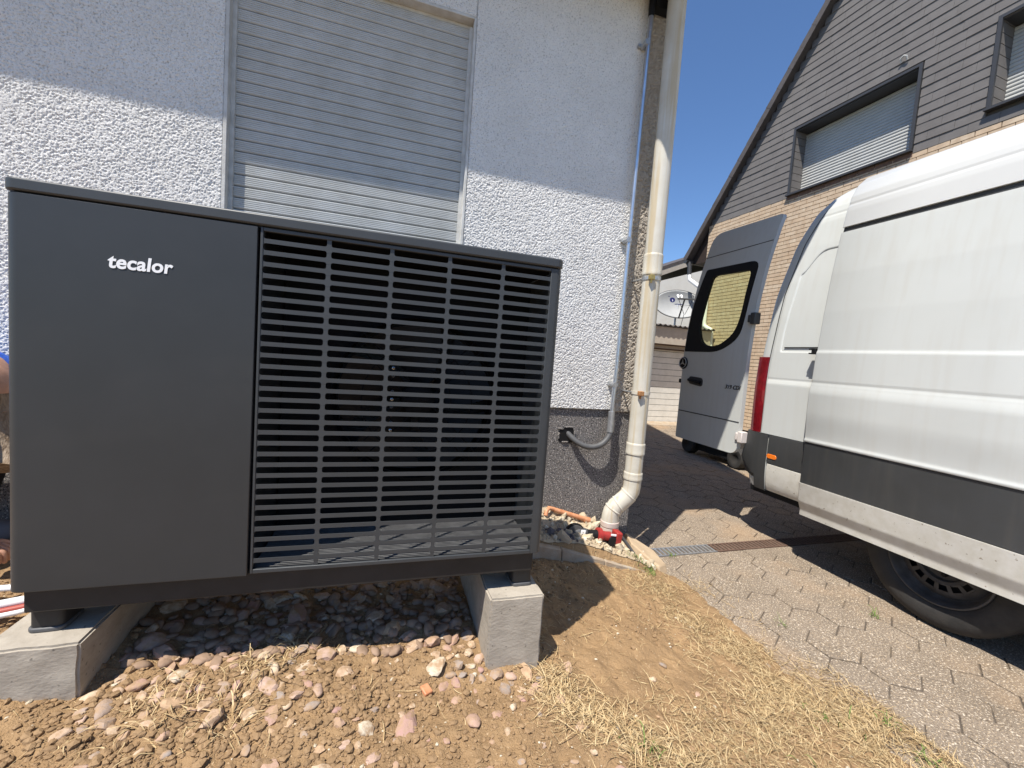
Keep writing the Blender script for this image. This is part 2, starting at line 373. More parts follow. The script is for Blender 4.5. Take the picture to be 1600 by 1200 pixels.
# drainage channel across the driveway
drain = thing('drain_channel', 'narrow slotted drain grate across the paving, shiny at the wall end and rusty beyond', 'drain', (1.72,2.31,0))
def drain_part(name, x0, x1, m, seed):
    rr = random.Random(seed); b = MB()
    b.box(x0,x1,-.055,-.045,-.02,.003).box(x0,x1,.045,.055,-.02,.003)
    x = x0+.004
    while x < x1-.012:
        b.add([(x+dx+sk,yy,zz) for zz in (-.012,.0015) for (dx,yy,sk) in ((0,-.045,0),(.015,-.045,0),(.015,.045,.008),(0,.045,.008))],
              [(0,3,2,1),(4,5,6,7),(0,1,5,4),(1,2,6,5),(2,3,7,6),(3,0,4,7)])
        x += .034
    return b.build(name, m, drain)
drain_part('galvanised_grate', 0, .57, 'zinc', 1)['label'] = 'light galvanised grate section'
drain_part('rusty_grate', .574, 1.072, 'rust', 2)['label'] = 'brown rusty grate section'
drain_part('rusty_grate', 1.076, 1.576, 'rust', 3); drain_part('rusty_grate', 1.58, 2.9, 'rust', 4)
MB().box(0,2.9,-.058,.058,-.09,-.08).build('channel_floor', 'mortar', drain)

# ------------------------------------------------------------------ the rendered house
house = thing('house', 'white roughcast house with closed grey roller shutter and dark stone plinth', 'house', (0, YW, 0))
WX0, WX1, WZ0, WZ1 = -.815, .371, 1.35, 3.115     # window opening
CX = 1.655                                       # right-hand corner
D = 6.4                                          # depth of the house
w = MB()
w.box(-6,-1.95,.0,.3,.957,3.55).box(-1.95,WX0,.014,.3,.957,3.55).box(WX0,WX1,.014,.3,.957,WZ0).box(WX0,WX1,.014,.3,WZ1,3.55).box(WX1,1.446,.014,.3,.957,3.55)
def roughcast(name, rects, m, parent, seed, amp=.0040, step=.0032, s1=215, s2=360):
    V = []; F = []; base = 0
    for (x0,x1,z0,z1) in rects:
        nx = max(2,int(round((x1-x0)/step))); nz = max(2,int(round((z1-z0)/step)))
        X, Zz = np.meshgrid(np.linspace(x0,x1,nx+1), np.linspace(z0,z1,nz+1))
        wx = X+.006*vnoise(X,Zz,40,seed+5); wz = Zz+.006*vnoise(X,Zz,40,seed+6)
        n_ = vnoise(wx,wz,s1,seed)+.55*vnoise(wx,wz,s2,seed+1)+.12*vnoise(wx,wz,25,seed+2)
        pit = sstep(.0,.34,n_)
        dpt = amp*pit-.003*vnoise(wx,wz,s2,seed+3)+.002*vnoise(wx,wz,5,seed+4)
        edge = (X <= x0+1e-6)|(X >= x1-1e-6)|(Zz <= z0+1e-6)
        dpt = np.where(edge, .016, dpt)
        V.append(np.stack([X.ravel(), dpt.ravel(), Zz.ravel()],1))
        ii = np.arange(nz*nx); a = (ii//nx)*(nx+1)+ii % nx
        F.append(np.stack([a,a+1,a+nx+2,a+nx+1],1)+base); base += (nx+1)*(nz+1)
    V = np.concatenate(V); F = np.concatenate(F)
    me = bpy.data.meshes.new(name); me.vertices.add(len(V)); me.vertices.foreach_set('co', V.ravel().astype(np.float32))
    me.loops.add(F.size); me.loops.foreach_set('vertex_index', F.ravel().astype(np.int32))
    me.polygons.add(len(F)); me.polygons.foreach_set('loop_start', np.arange(0,F.size,4,dtype=np.int32)); me.polygons.foreach_set('use_smooth', np.ones(len(F),dtype=bool))
    me.update(calc_edges=True); me.validate()
    return obj(name, me, m, parent)
roughcast('roughcast_coat', [(-1.95,WX0-.004,.957,3.535),(WX1+.004,1.446,.957,3.535),(WX0-.004,WX1+.004,WZ1+.004,3.535)], 'render', house, 3)
roughcast('beige_roughcast_coat', [(1.4465,CX-.001,.945,3.535)], 'render_beige', house, 31, .0075, .0036, 130, 240)
w.box(-6,-5.7,.3,D,.957,3.55).box(-5.7,CX-.3,D-.3,D,.957,3.55)
w.build('rendered_wall', 'reveal', house)
MB().box(1.446,CX,.0165,.3,.945,3.55).box(CX-.3,CX,.3,D,.945,3.55).build('beige_corner_wall', 'render_beige', house)
gz = 3.55+ (D/2-.1)*1.0
MB().add([(CX-.3,0,3.55),(CX-.3,D,3.55),(CX-.3,D/2,3.55+D/2),(CX,0,3.55),(CX,D,3.55),(CX,D/2,3.55+D/2)], [(0,1,2),(3,5,4),(0,2,5,3),(1,4,5,2),(0,3,4,1)]).build('gable_wall', 'render_beige', house)
MB().box(-6,CX-.012,.017,.3,-.3,.955).box(CX-.3,CX-.012,.3,D,-.3,.943).build('stone_plinth', 'plinth', house)
# smooth plaster reveal around the opening
rv = MB()
rv.box(WX0-.004,WX0+.012,-.003,.10,WZ0,WZ1).box(WX1-.010,WX1+.004,-.003,.10,WZ0,WZ1).box(WX0+.012,WX1-.010,-.003,.10,WZ1-.012,WZ1+.004)
rv.build('window_reveal', 'reveal', house, bevel=.002)
# roller shutter: each slat is ribbed
sh = MB().box(WX0+.012,WX1-.010,.080,.095,WZ0,WZ1-.012).build('roller_shutter', 'black', house)
PIT = .0562
prof = []      # (depth towards the viewer is -y, z)
nrib = 5
prof.append((.016,.0)); prof.append((.004,.001)); prof.append((.001,.004))
for i in range(nrib):
    z0 = .0055+i*(.046/nrib); h = .046/nrib
    prof += [(-.0016,z0+h*.18),(-.0016,z0+h*.72),(.0012,z0+h*.86),(.0012,z0+h)]
prof += [(.003,.0522),(.010,.0528),(.016,.0530)]
sm = MB(); n = len(prof)
sm.grid([[(WX0+.02,a,b) for a,b in prof],[(WX1-.018,a,b) for a,b in prof]])
sme = sm.mesh('slat'); sme.materials.append(M['shutter'])
SHY = .050
for i in range(32):
    z = WZ1-.030-(i+1)*PIT
    if z < WZ0: break
    inst('slat', sme, (0, SHY, z), parent=sh)
hb = MB().box(WX0+.013,WX1-.011,.055,.078,WZ1-.030,WZ1-.013).build('shutter_box_edge', 'reveal', house)
for xa, xb in ((WX0+.0122,WX0+.030),(WX1-.028,WX1-.0102)): MB().box(xa,xb,.036,.078,WZ0,WZ1-.03).build('guide_rail', 'reveal', house)
# eaves: soffit, fascia, gutter and tiled roof slope; the verge reaches out over the drive
OV = .40; ZE = 3.58; VX = 2.50; PIT_R = 1.02
rf = MB()
rows = []
def roof_z(yy): return ZE+.03+(yy+OV)*PIT_R
for th in (0,.14):
    pass
ym = D/2
rf.add([(-6.4,-OV,roof_z(-OV)-.03),(VX,-OV,roof_z(-OV)-.03),(VX,ym,roof_z(ym)-.03),(-6.4,ym,roof_z(ym)-.03),
        (-6.4,-OV,roof_z(-OV)+.13),(VX,-OV,roof_z(-OV)+.13),(VX,ym,roof_z(ym)+.13),(-6.4,ym,roof_z(ym)+.13),
        (VX,D+OV,roof_z(-OV)-.03),(-6.4,D+OV,roof_z(-OV)-.03),(VX,D+OV,roof_z(-OV)+.13),(-6.4,D+OV,roof_z(-OV)+.13)],
       [(0,3,2,1),(4,5,6,7),(0,1,5,4),(1,2,6,5),(0,4,7,3),(3,9,8,2),(7,6,10,11),(8,9,11,10),(2,8,10,6),(3,7,11,9)])
rf.build('roof', 'rooft', house)
MB().box(1.1,VX,-OV-.12,-OV-.001,ZE+.012,ZE+.15).build('added_eave_edge', 'wood', house)  # added out of view to carry the eave shadow further over the van
MB().box(-6.4,CX-.02,-OV+.02,-.003,3.536,3.56).build('wooden_soffit', 'wood', house)
MB().box(1.455,1.60,-.06,-.004,3.46,3.533).build('dark_soffit_block', 'black', house)
# gutter
gp = []
for i in range(13):
    a = R(180+180*i/12); gp.append((-.462+.06*math.cos(a), 3.99+.06*math.sin(a)))
gb = MB(); gb.grid([[(-6.4,p[0],p[1]) for p in gp],[(VX,p[0],p[1]) for p in gp]]); gut = gb.build('gutter', 'pipe', house, smooth=True)

# downpipe with sockets, clamps and double bend
dp = thing('downpipe', 'weathered white downpipe with double bend at the house corner', 'downpipe', (0,0,0))
px, py, pr = 1.553, 2.27, .0545
MB().tube([(px,py,3.75),(px,py,3.60),(px,py,.56)], pr, 32).build('straight_pipe', 'pipe', dp, smooth=True)
MB().tube([(px,py,3.64),(px-.01,py-.06,3.70),(px-.02,py-.22,3.86),(px-.02,1.94,3.94)], pr, 24).build('gutter_outlet', 'pipe', dp, smooth=True)
def socket(z0, z1, name='pipe_socket', e=.005):
    MB().lathe([(z0-.004,pr+.0008),(z0-.003,pr+e),(z0+.006,pr+e+.0015),(z0+.012,pr+e),(z1-.008,pr+e),(z1,pr+e),(z1+.006,pr+.0008)], 36, 'z', (px,py,0)).build(name, 'pipe', dp, smooth=True)
socket(1.835,1.955); socket(.70,.765); socket(.535,.575)
bend = [(px,py,.575),(px,py,.49),(px-.004,py+.001,.455),(px-.022,py+.008,.415),(px-.055,py+.020,.375),(px-.085,py+.030,.345),(px-.108,py+.038,.305),(px-.114,py+.04,.27),(px-.114,py+.04,.24)]
MB().tube(bend, pr+.001, 32).build('double_bend', 'pipe', dp, smooth=True)
for c, d_ in (((px-.016,py+.006,.428),Vector((-.6,.2,-.8))),((px-.074,py+.026,.357),Vector((-.75,.25,-.62))),((px-.1,py+.035,.322),Vector((-.5,.15,-.85)))):
    d_.normalize(); c = Vector(c); MB().tube([c-d_*.005,c-d_*.003,c+d_*.003,c+d_*.005], [pr+.0015,pr+.0045,pr+.0045,pr+.0015], 32, cap=False).build('bend_rim', 'pipe', dp, smooth=True)
bx_, by_ = px-.114, py+.04
MB().lathe([(.02,pr+.002),(.165,pr+.002),(.166,pr+.0005),(.172,pr+.0005),(.173,pr+.004),(.205,pr+.004),(.206,pr+.001),(.213,pr+.001),(.214,pr+.006),(.243,pr+.006),(.247,pr+.002)], 36, 'z', (bx_,by_,0)).build('foot_pipe', 'pipe_pink', dp, smooth=True)
for z, mm in ((1.808,'pipe'),(1.092,'rustclamp')):
    cl = MB().lathe([(z-.010,pr+.0005),(z-.010,pr+.004),(z+.010,pr+.004),(z+.010,pr+.0005)], 36, 'z', (px,py,0)).build('pipe_clamp', 'zinc' if mm == 'pipe' else 'pipe', dp, smooth=True)
    MB().box(px-.055,px-.022,py-.072,py-.046,z-.014,z+.014).cyl((px-.04,py-.059,z-.034),(px-.04,py-.059,z+.004),.006,10).build('clamp_bolt', 'brass' if mm == 'pipe' else 'rustclamp', cl, bevel=.002)
    MB().cyl((px-.05,py,z),(px-.05,YW+.1,z),.006,8).build('clamp_pin', 'zinc', cl)

# earthing conduit and hose on the wall
cd = thing('wall_conduit', 'thin steel conduit running up the wall beside the white downpipe', 'conduit', (0,0,0))
cyy = YW-.050
MB().tube([(1.432,cyy,3.40),(1.428,cyy,2.9),(1.421,cyy,2.2),(1.410,cyy,1.2),(1.404,cyy,.90)], .0135, 16).build('steel_tube', 'conduit', cd, smooth=True)
MB().cyl((1.433,cyy,3.395),(1.436,cyy+.005,3.60),.019,14).build('black_sleeve', 'black', cd, smooth=True)
MB().cyl((1.4305,cyy,3.31),(1.4325,cyy,3.40),.0165,14).build('upper_socket', 'conduit', cd, smooth=True)
MB().cyl((1.404,cyy,.82),(1.4045,cyy,.955),.021,16).build('lower_socket', 'zinc', cd, smooth=True)
for z in (3.24,2.05,1.13):
    MB().box(1.385,1.455,YW-.02,YW-.001,z-.008,z+.008).tube([(1.405+.012*(z-1)/2.3,cyy-.015,z),(1.405+.012*(z-1)/2.3,YW-.005,z)],.018,8).build('conduit_clip', 'zinc', cd)
hp = []
P0, P1, P2, P3 = Vector((1.412,cyy,.825)), Vector((1.37,cyy-.012,.70)), Vector((1.22,cyy-.02,.68)), Vector((1.135,YW+.03,.80))
for i in range(17):
    t = i/16; hp.append(P0*(1-t)**3+P1*3*t*(1-t)**2+P2*3*t*t*(1-t)+P3*t**3)
MB().tube(hp, .0185, 16).build('rubber_hose', 'hose', cd, smooth=True)
rr = random.Random(3)
hole = [(1.072,.752),(1.080,.815),(1.098,.834),(1.13,.828),(1.165,.836),(1.182,.806),(1.176,.765),(1.188,.742),(1.15,.731),(1.11,.742),(1.09,.733)]
MB().prism(hole, YW+.0135, YW+.0165, 'y').build('entry_hole', 'black', cd)
hb = MB()
for (x_,z_,sx_,sz_) in ((1.085,.825,.02,.006),(1.14,.836,.03,.005),(1.073,.778,.005,.022),(1.183,.79,.005,.02),(1.12,.738,.022,.005)):
    hb.box(x_-sx_,x_+sx_,YW+.007,YW+.018,z_-sz_,z_+sz_)
hb.build('torn_entry_rim', 'plinth', cd, bevel=.004)

# ------------------------------------------------------------------ kerb and gravel bed at the foot of the wall
def kerb_piece(x0, x1):
    z0, z1 = (np.interp(x, [.55,.85,1.11,1.36,1.5,1.62], [.32,.262,.186,.104,.06,.022]) for x in (x0,x1))
    return MB().add([(x0,2.0,z0-.2),(x1,2.0,z1-.2),(x1,2.045,z1-.2),(x0,2.045,z0-.2),(x0,2.0,z0),(x1,2.0,z1),(x1,2.045,z1),(x0,2.045,z0)],
        [(0,3,2,1),(4,5,6,7),(0,1,5,4),(1,2,6,5),(2,3,7,6),(3,0,4,7)])
kb = thing('kerb_edging', 'low concrete edging stones in front of the pale gravel by the wall', 'kerb', (1.1,2.02,.1))
for a, b in ((.62,.965),(.968,1.24),(1.243,1.52)):
    k = kerb_piece(a, b); k.v = [(x-1.1,y-2.02,z-.1) for x,y,z in k.v]; k.build('edging_stone', 'kerb', kb, bevel=.006)
def rockmesh(name, m, seed, sub=2, rough=.18, flat=1.0):
    bm = bmesh.new(); bmesh.ops.create_icosphere(bm, subdivisions=sub, radius=1)
    off = Vector((seed*3.1, seed*7.7, seed*1.3))
    for v in bm.verts:
        n_ = mnoise.noise(v.co*1.1+off)*rough*1.6 + mnoise.noise(v.co*2.6+off)*rough*.5
        v.co *= 1+n_
        v.co.z *= flat
    me = bpy.data.meshes.new(name); bm.to_mesh(me); bm.free(); me.materials.append(M[m])
    return me
def smooth(me): me.polygons.foreach_set('use_smooth', [True]*len(me.polygons)); return me
pebs = [smooth(rockmesh('pebble', 'pebble', i, 2, .30, .85)) for i in range(12)]
for me in pebs[:8]: me.set_sharp_from_angle(angle=R(24))
limes = [rockmesh('gravel_stone', 'limestone', 20+i, 2, .30, .85) for i in range(6)]
for me in limes: smooth(me); me.set_sharp_from_angle(angle=R(32))
dark = [rockmesh('basalt_stone', 'darkstone', 40+i, 1, .3, .85) for i in range(3)]
# the bed itself is a sheet lying on the soil
xs = np.linspace(.62,1.60,50); ys = np.linspace(2.048,2.416,22)
gr = MB().grid([[(x,y,soil_z(x,y)+.006) for x in xs] for y in ys]).build('gravel_bed', 'limestone', smooth='all', fix=False); gr['kind'] = 'structure'
rr = random.Random(11)
nst = 0
for i in range(270):
    x = rr.uniform(.95,1.62); y = rr.uniform(2.055,2.40)
    s_ = rr.choice((.007,.009,.010,.012,.014,.018)); 
    if rr.random() < .04: s_ = .028
    z = soil_z(x,y)+.004+s_*.35
    if math.hypot(x-bx_, y-by_) < .07: continue
    isd = x < 1.10 and y < 2.2
    me = rr.choice(dark if isd and rr.random() < .8 else limes)
    inst('gravel_stone', me, (x,y,z), (rr.uniform(0,6),rr.uniform(0,6),rr.uniform(0,6)), (s_*rr.uniform(1,1.7),s_,s_*rr.uniform(.7,1)), gr)
gst = MB()
for i in range(900):
    x = rr.uniform(.62,1.62); y = rr.uniform(2.05,2.41); s_ = rr.uniform(.004,.009); z = soil_z(x,y)+.006+s_*.3
    me = rr.choice(dark); mt = Matrix.Translation((x,y,z)) @ Euler((rr.uniform(0,6),rr.uniform(0,6),0)).to_matrix().to_4x4() @ Matrix.Diagonal((s_*1.3,s_,s_,1))
    gst.add([mt @ v.co for v in me.vertices], [tuple(p.vertices) for p in me.polygons])
gst = gst.build('fine_gravel', 'limestone', gr, fix=False); gst['kind'] = 'stuff'
# copper-coloured pipe scrap
cs = thing('orange_pipe_scrap', 'bent orange brown pipe scrap lying on gravel against the plinth', 'pipe', (0,0,0))
q0 = soil_z(1.03,2.34)+.045; q1 = soil_z(1.29,2.33)+.03
MB().tube([(.985,2.31,q0-.03),(.992,2.32,q0-.005),(1.012,2.335,q0+.008),(1.04,2.34,q0),(1.075,2.34,q0-.015)],.013,12).build('elbow', 'copper', cs, smooth=True)
MB().tube([(1.05,2.34,q0-.006),(1.29,2.33,q1)],.015,12).build('tube', 'copper', cs, smooth=True)
MB().tube([(1.26,2.331,q1+.006),(1.30,2.33,q1-.003)],.0185,14).build('socket_end', 'copper', cs, smooth=True)
# cordless angle grinder lying at the pipe foot
ag = thing('angle_grinder', 'red and black cordless angle grinder lying on the gravel at the pipe foot', 'power tool', (1.30,2.175,.200))
ag.rotation_euler = (0, R(8), R(-4))
MB().lathe([(-.014,.004),(-.014,.060),(-.004,.064),(.004,.064),(.014,.060),(.014,.03)], 36, 'y', (-.175,0,.004)).build('disc_guard', 'black', ag, smooth=True)
MB().lathe([(-.019,.004),(-.019,.056),(-.0165,.057),(-.0165,.004)], 36, 'y', (-.175,0,.004)).build('cutting_disc', 'hose', ag, smooth=True)
MB().tube([(-.19,0,.012),(-.16,0,.015),(-.13,0,.014),(-.105,0,.012)],[.022,.032,.033,.029],20).build('gear_head', 'hose', ag, smooth=True)
MB().box(-.150,-.122,-.035,-.028,.018,.042).build('rating_label', 'white_print', ag, bevel=.001)
MB().tube([(-.108,0,.012),(-.07,0,.012),(-.03,0,.012)],[.027,.025,.030],20).build('grip', 'black', ag, smooth=True)
MB().tube([(-.032,0,.012),(-.027,0,.012),(-.004,0,.012),(.002,0,.012)],[.034,.044,.043,.035],24).build('red_collar', 'redtool', ag, smooth=True)
MB().tube([(.0,0,.012),(.03,0,.012),(.06,0,.012)],[.030,.027,.029],20).build('motor_barrel', 'redtool', ag, smooth=True)
MB().box(.045,.098,-.034,.030,-.036,.020).build('battery', 'black', ag, bevel=.006)
MB().box(.085,.128,-.036,.036,-.022,.052).build('red_battery_cap', 'redtool', ag, bevel=.009, seg=3)
MB().box(.048,.082,-.036,-.030,.030,.040).build('white_logo_plate', 'white_print', ag)
MB().tube([(.12,.03,.03),(.17,.05,.0),(.22,.035,-.045),(.265,.02,-.09)],.011,10).build('side_handle', 'hose', ag, smooth=True)
# sandstone slab leaning on the kerb end
sl = MB().add([(1.535,2.20,.0),(1.64,2.02,-.01),(1.735,2.07,-.01),(1.76,2.24,-.01),(1.60,2.40,.02),(1.545,2.21,.135),(1.645,2.05,.052),(1.725,2.09,.042),(1.745,2.24,.055),(1.61,2.38,.125)],
     [(4,3,2,1,0),(5,6,7,8,9),(0,1,6,5),(1,2,7,6),(2,3,8,7),(3,4,9,8),(4,0,5,9)]).build('stone_slab', 'slabstone', bevel=.008, seg=2)
tag(sl, 'tan sandstone slab at the corner between gravel and drain', 'stone')

# ------------------------------------------------------------------ heat pump on concrete blocks
FY = 1.32
BT = .43
for (x0,x1,lab,zb) in ((-.95,-.737,'left concrete foundation block under the heat pump, half sunk in soil',.05),(.376,.572,'right concrete foundation block standing tall beside the stones and dry grass',-.1)):
    b = MB().box(x0,x1,1.297,1.99,zb,BT)
    bm = bmesh.new(); me0 = b.mesh('concrete_block'); bm.from_mesh(me0); bmesh.ops.recalc_face_normals(bm, faces=bm.faces)
    bmesh.ops.bevel(bm, geom=list(bm.edges), offset=.006, segments=2, affect='EDGES')
    bmesh.ops.subdivide_edges(bm, edges=[e for e in bm.edges if e.calc_length() > .05], cuts=14, use_grid_fill=True)
    for v in bm.verts:
        nn = mnoise.noise(v.co*14)*.0028+mnoise.noise(v.co*45)*.0016
        v.co += Vector((nn, mnoise.noise(v.co*17+Vector((5,0,0)))*.003, nn*.7))
    bm.to_mesh(me0); bm.free(); o = obj('concrete_block', me0, 'concrete', smooth=True)
    tag(o, lab, 'concrete block', 'heat pump foundation blocks')
hpump = thing('heat_pump', 'large anthracite outdoor heat pump with slatted grille and small white lettering', 'heat pump', (0,FY,0))
# base tray and feet (coordinates relative to the front plane)
MB().box(-.880,.536,.025,.55,.497,.566).build('base_tray', 'anth_base', hpump, bevel=.004)
for x in (-.884,.472):
    for y in (.045,.43):
        f = MB().prism(rrect(x,x+.074,y,y+.085,.016),BT+.012,.498).build('foot', 'anth_base', hpump, smooth=True)
        MB().prism(rrect(x-.004,x+.078,y-.005,y+.09,.018),BT+.001,BT+.013).build('rubber_pad', 'hose', f, smooth=True, bevel=.003)
XL, XR, XS = -.902, .556, -.362
ZB, ZT = .567, 1.5685
BD = .565
pts = []
r = .030
for i in range(9):
    t = R(270-90*i/8); pts.append((XL+r+r*math.cos(t), r+r*math.sin(t)))
for i in range(9):
    t = R(180-90*i/8); pts.append((XL+r+r*math.cos(t), BD-r+r*math.sin(t)))
pts += [(XS,BD),(XS,0)]
MB().prism(pts, ZB, ZT).build('left_cabinet_panel', 'anth', hpump, smooth=True, bevel=.002)
# grille bay: stiles, rails, side wall, back, floor
GX0, GX1 = -.356, XR
cols = [(-.349,-.186),(-.174,-.010),(.0015,.1655),(.177,.3405),(.352,.514)]
NR = 31; PZ = .03185; OH = .0195; Z1 = 1.5585
zlast = Z1-(NR-1)*PZ-OH
gfr = MB()
gfr.box(GX0,cols[0][0],.004,.030,ZB+.004,ZT+.0004)
gfr.box(cols[0][0],cols[-1][1],.004,.020,ZB+.004,zlast).box(cols[0][0],cols[-1][1],.004,.020,Z1,ZT+.0004)
pts = [(cols[-1][1],.004)]
r = .022
for i in range(9):
    t = R(-90+90*i/8); pts.append((XR-r+r*math.cos(t), .004+r+r*math.sin(t)))
pts += [(XR,.09),(XR-.012,.09),(XR-.012,.034),(cols[-1][1],.030)]
gfr.prism(pts, ZB+.004, ZT+.0004)
grille = gfr.build('grille_frame', 'anth_side', hpump, smooth=True, bevel=.0015)
# one slat: a bar with small fillets where it meets the uprights
fl = .0055; hh = (PZ-OH)/2
top = []
for k, (a, b) in enumerate(cols):
    top += [(a,hh+fl),(a+fl*.3,hh+fl*.3),(a+fl,hh),(b-fl,hh),(b-fl*.3,hh+fl*.3),(b,hh+fl)]
sl = MB(); n = len(top)
vs = []
for yy in (.006,.0088):
    vs += [(x,yy,z) for x,z in top]+[(x,yy,-z) for x,z in top]
fs = []
for i in range(n-1):
    fs += [(i,n+i,n+i+1,i+1),(2*n+i,2*n+i+1,3*n+i+1,3*n+i),(i,i+1,2*n+i+1,2*n+i),(n+i,3*n+i,3*n+i+1,n+i+1)]
sl.add(vs, fs)
slm = sl.mesh('grille_slat')
bm = bmesh.new(); bm.from_mesh(slm); bmesh.ops.recalc_face_normals(bm, faces=bm.faces); bm.to_mesh(slm); bm.free()
slm.materials.append(M['anth_side'])
for i in range(NR-1):
    inst('grille_slat', slm, (0,0,Z1-i*PZ-OH-hh), parent=grille)
for k in range(4):
    MB().box(cols[k][1],cols[k+1][0],.0063,.0092,zlast,Z1).build('grille_upright', 'anth_side', grille)
MB().box(XR-.010,XR,.0905,BD,ZB+.004,ZT+.0004).build('right_side_panel', 'anth_side', hpump, bevel=.002)
MB().box(XS+.001,XR-.011,BD-.015,BD,ZB+.004,ZT+.0004).build('rear_panel', 'anth_side', hpump)
MB().box(GX0,XR-.0125,.031,BD-.016,ZB+.002,ZB+.010).build('floor_tray', 'unit_floor', hpump)
# inner bulkhead with a fan ring, spider, fan blades and motor
fx, fz, fr_ = .115, 1.075, .30
bk = MB(); seg = 48; FYB = .30
outer = rrect(GX0+.002,XR-.013,ZB+.012,ZT-.004,.01,12)
def ringpoly(outer_poly, cx, cz, rad, yy):
    ang = [math.atan2(p[1]-cz, p[0]-cx) for p in outer_poly]
    inn = [(cx+rad*math.cos(a), cz+rad*math.sin(a)) for a in ang]
    n = len(outer_poly)
    return [(p[0],yy,p[1]) for p in outer_poly]+[(p[0],yy,p[1]) for p in inn], [(i,(i+1)%n,n+(i+1)%n,n+i) for i in range(n)]
dense = []
m_ = len(outer)
for i in range(m_):
    a, b = outer[i], outer[(i+1)%m_]; L_ = math.hypot(b[0]-a[0], b[1]-a[1]); k = max(1, int(L_/.05))
    for j in range(k): dense.append((a[0]+(b[0]-a[0])*j/k, a[1]+(b[1]-a[1])*j/k))
v_, f_ = ringpoly(dense, fx, fz, fr_, FYB); bk.add(v_, f_)
bk.build('fan_bulkhead', 'interior', hpump)
MB().lathe([(FYB-.03,fr_+.012),(FYB-.035,fr_+.004),(FYB-.01,fr_),(FYB+.08,fr_)], 64, 'y', (fx,0,fz)).build('fan_ring', 'interior', hpump, smooth=True)
MB().lathe([(FYB-.06,.0),(FYB-.06,.05),(FYB-.05,.062),(FYB+.04,.065)], 32, 'y', (fx,0,fz)).build('fan_hub', 'interior', hpump, smooth=True)
for k in range(5):
    a = R(72*k+12); rows = []
    for rr_ in np.linspace(.06,.285,7):
        row = []
        for s_ in np.linspace(-.5,.5,7):
            aa = a+s_*1.0+(rr_-.06)*1.6
            row.append((fx+rr_*math.cos(aa), FYB+.01+s_*.07, fz+rr_*math.sin(aa)))
        rows.append(row)
    MB().grid(rows).build('fan_blade', 'black', hpump, smooth='all')
sp = MB()
for k in range(4):
    a = R(45+90*k)
    for off in (-.022,.022):
        d = Vector((math.cos(a),0,math.sin(a))); nrm = Vector((-math.sin(a),0,math.cos(a)))*off
        c0 = Vector((fx,FYB-.068,fz)); sp.tube([c0+nrm+d*.05, c0+nrm+d*.315], .003, 6)
for rad in (.12,.2,.28):
    sp.tube([(fx+rad*math.cos(R(t)),FYB-.068,fz+rad*math.sin(R(t))) for t in range(0,361,10)], .0022, 5, cap=False)
sp.build('fan_guard', 'interior', hpump, smooth=True)
for i in range(9):
    z = 1.19-i*.028
    MB().lathe([(FYB-.10,.002),(FYB-.098,.0055),(FYB-.09,.006),(FYB-.082,.003)], 12, 'y', (.02,0,z)).build('bright_rivet', 'chrome' if i % 2 == 0 else 'hose', hpump, smooth=True)
# lid
lid = MB().prism(rrect(XL-.001,XR+.002,-.003,BD+.002,.026,8), ZT+.0035, 1.6025).build('lid', 'anth_side', hpump, smooth=True, bevel=.005, seg=3)
MB().prism(rrect(XL+.012,XR-.012,.010,BD-.01,.02,6), ZT-.001, ZT+.004).build('lid_gap_seal', 'black', hpump)
# lettering
tme = text_mesh('tecalor', .0435, .0006, .0011, 0.10, 1.02)
xs_ = [v.co.x for v in tme.vertices]; ys_ = [v.co.y for v in tme.vertices]
kx = (.694-.5545)/(max(xs_)-min(xs_)); kz = .0355/(max(ys_)-min(ys_)); mnx, mny = min(xs_), min(ys_)
for v in tme.vertices: v.co = Vector((-.694+(v.co.x-mnx)*kx, -.0009-v.co.z, 1.4115+(v.co.y-mny)*kz))
tme.materials.append(M['white_print']); obj('lettering', tme, None, hpump)

# pipes lying behind the unit on the left
t1 = MB().tube([(-1.9,1.80,.345),(-1.45,1.77,.352),(-1.15,1.755,.36),(-.95,1.75,.37)],.011,10).build('white_cable', 'whitehose', smooth=True); tag(t1, 'upper white tube lying on soil at the left edge behind the block', 'tube')
t2 = MB().tube([(-1.9,1.54,.345),(-1.3,1.60,.355),(-1.08,1.665,.362),(-.96,1.72,.375)],.015,10).build('white_cable', 'whitehose', smooth=True); tag(t2, 'thick white tube lying on soil beside the left concrete block', 'tube')
t3 = MB().tube([(-1.9,1.50,.338),(-1.3,1.57,.345),(-1.07,1.64,.352),(-.96,1.70,.36)],.011,10).build('red_cable', 'redhose', smooth=True); tag(t3, 'dark red tube between the white tubes at the left edge', 'tube')
t4 = MB().tube([(-1.9,1.46,.338),(-1.3,1.54,.345),(-1.07,1.615,.350),(-.965,1.67,.352)],.008,10).build('white_cable', 'whitehose', smooth=True); tag(t4, 'thin white tube nearest the left concrete block', 'tube')

# ------------------------------------------------------------------ pebbles, clods and straw on the soil
rr = random.Random(5)
spots = []
def scatter(n, x0, x1, y0, y1, s0, s1, mind):
    k = 0; tries = 0
    while k < n and tries < n*40:
        tries += 1
        x = rr.uniform(x0,x1); y = rr.uniform(y0,y1)
        s = s0*(s1/s0)**(rr.random()**1.4)
        if any(abs(x-a) < .26 and (x-a)**2+(y-b)**2 < ((s+c)*mind)**2 for a,b,c in spots): continue
        if (-.96 < x < -.73 or .36 < x < .58) and y > 1.28: continue
        spots.append((x,y,s)); k += 1
scatter(118, -.71,.35,1.40,1.98, .018,.036, .80)
scatter(66, -.72,-.14,1.16,1.42, .011,.030, .95)
scatter(34, -.62,.02,.98,1.2, .010,.028, 1.2)
scatter(22, .20,.37,1.24,1.45, .013,.028, 1.0)
scatter(10, .40,.56,1.17,1.285, .013,.026, 1.0)
scatter(34, -.15,.62,.85,1.36, .008,.024, 1.8)
scatter(8, .6,1.2,.7,1.3, .008,.018, 2)
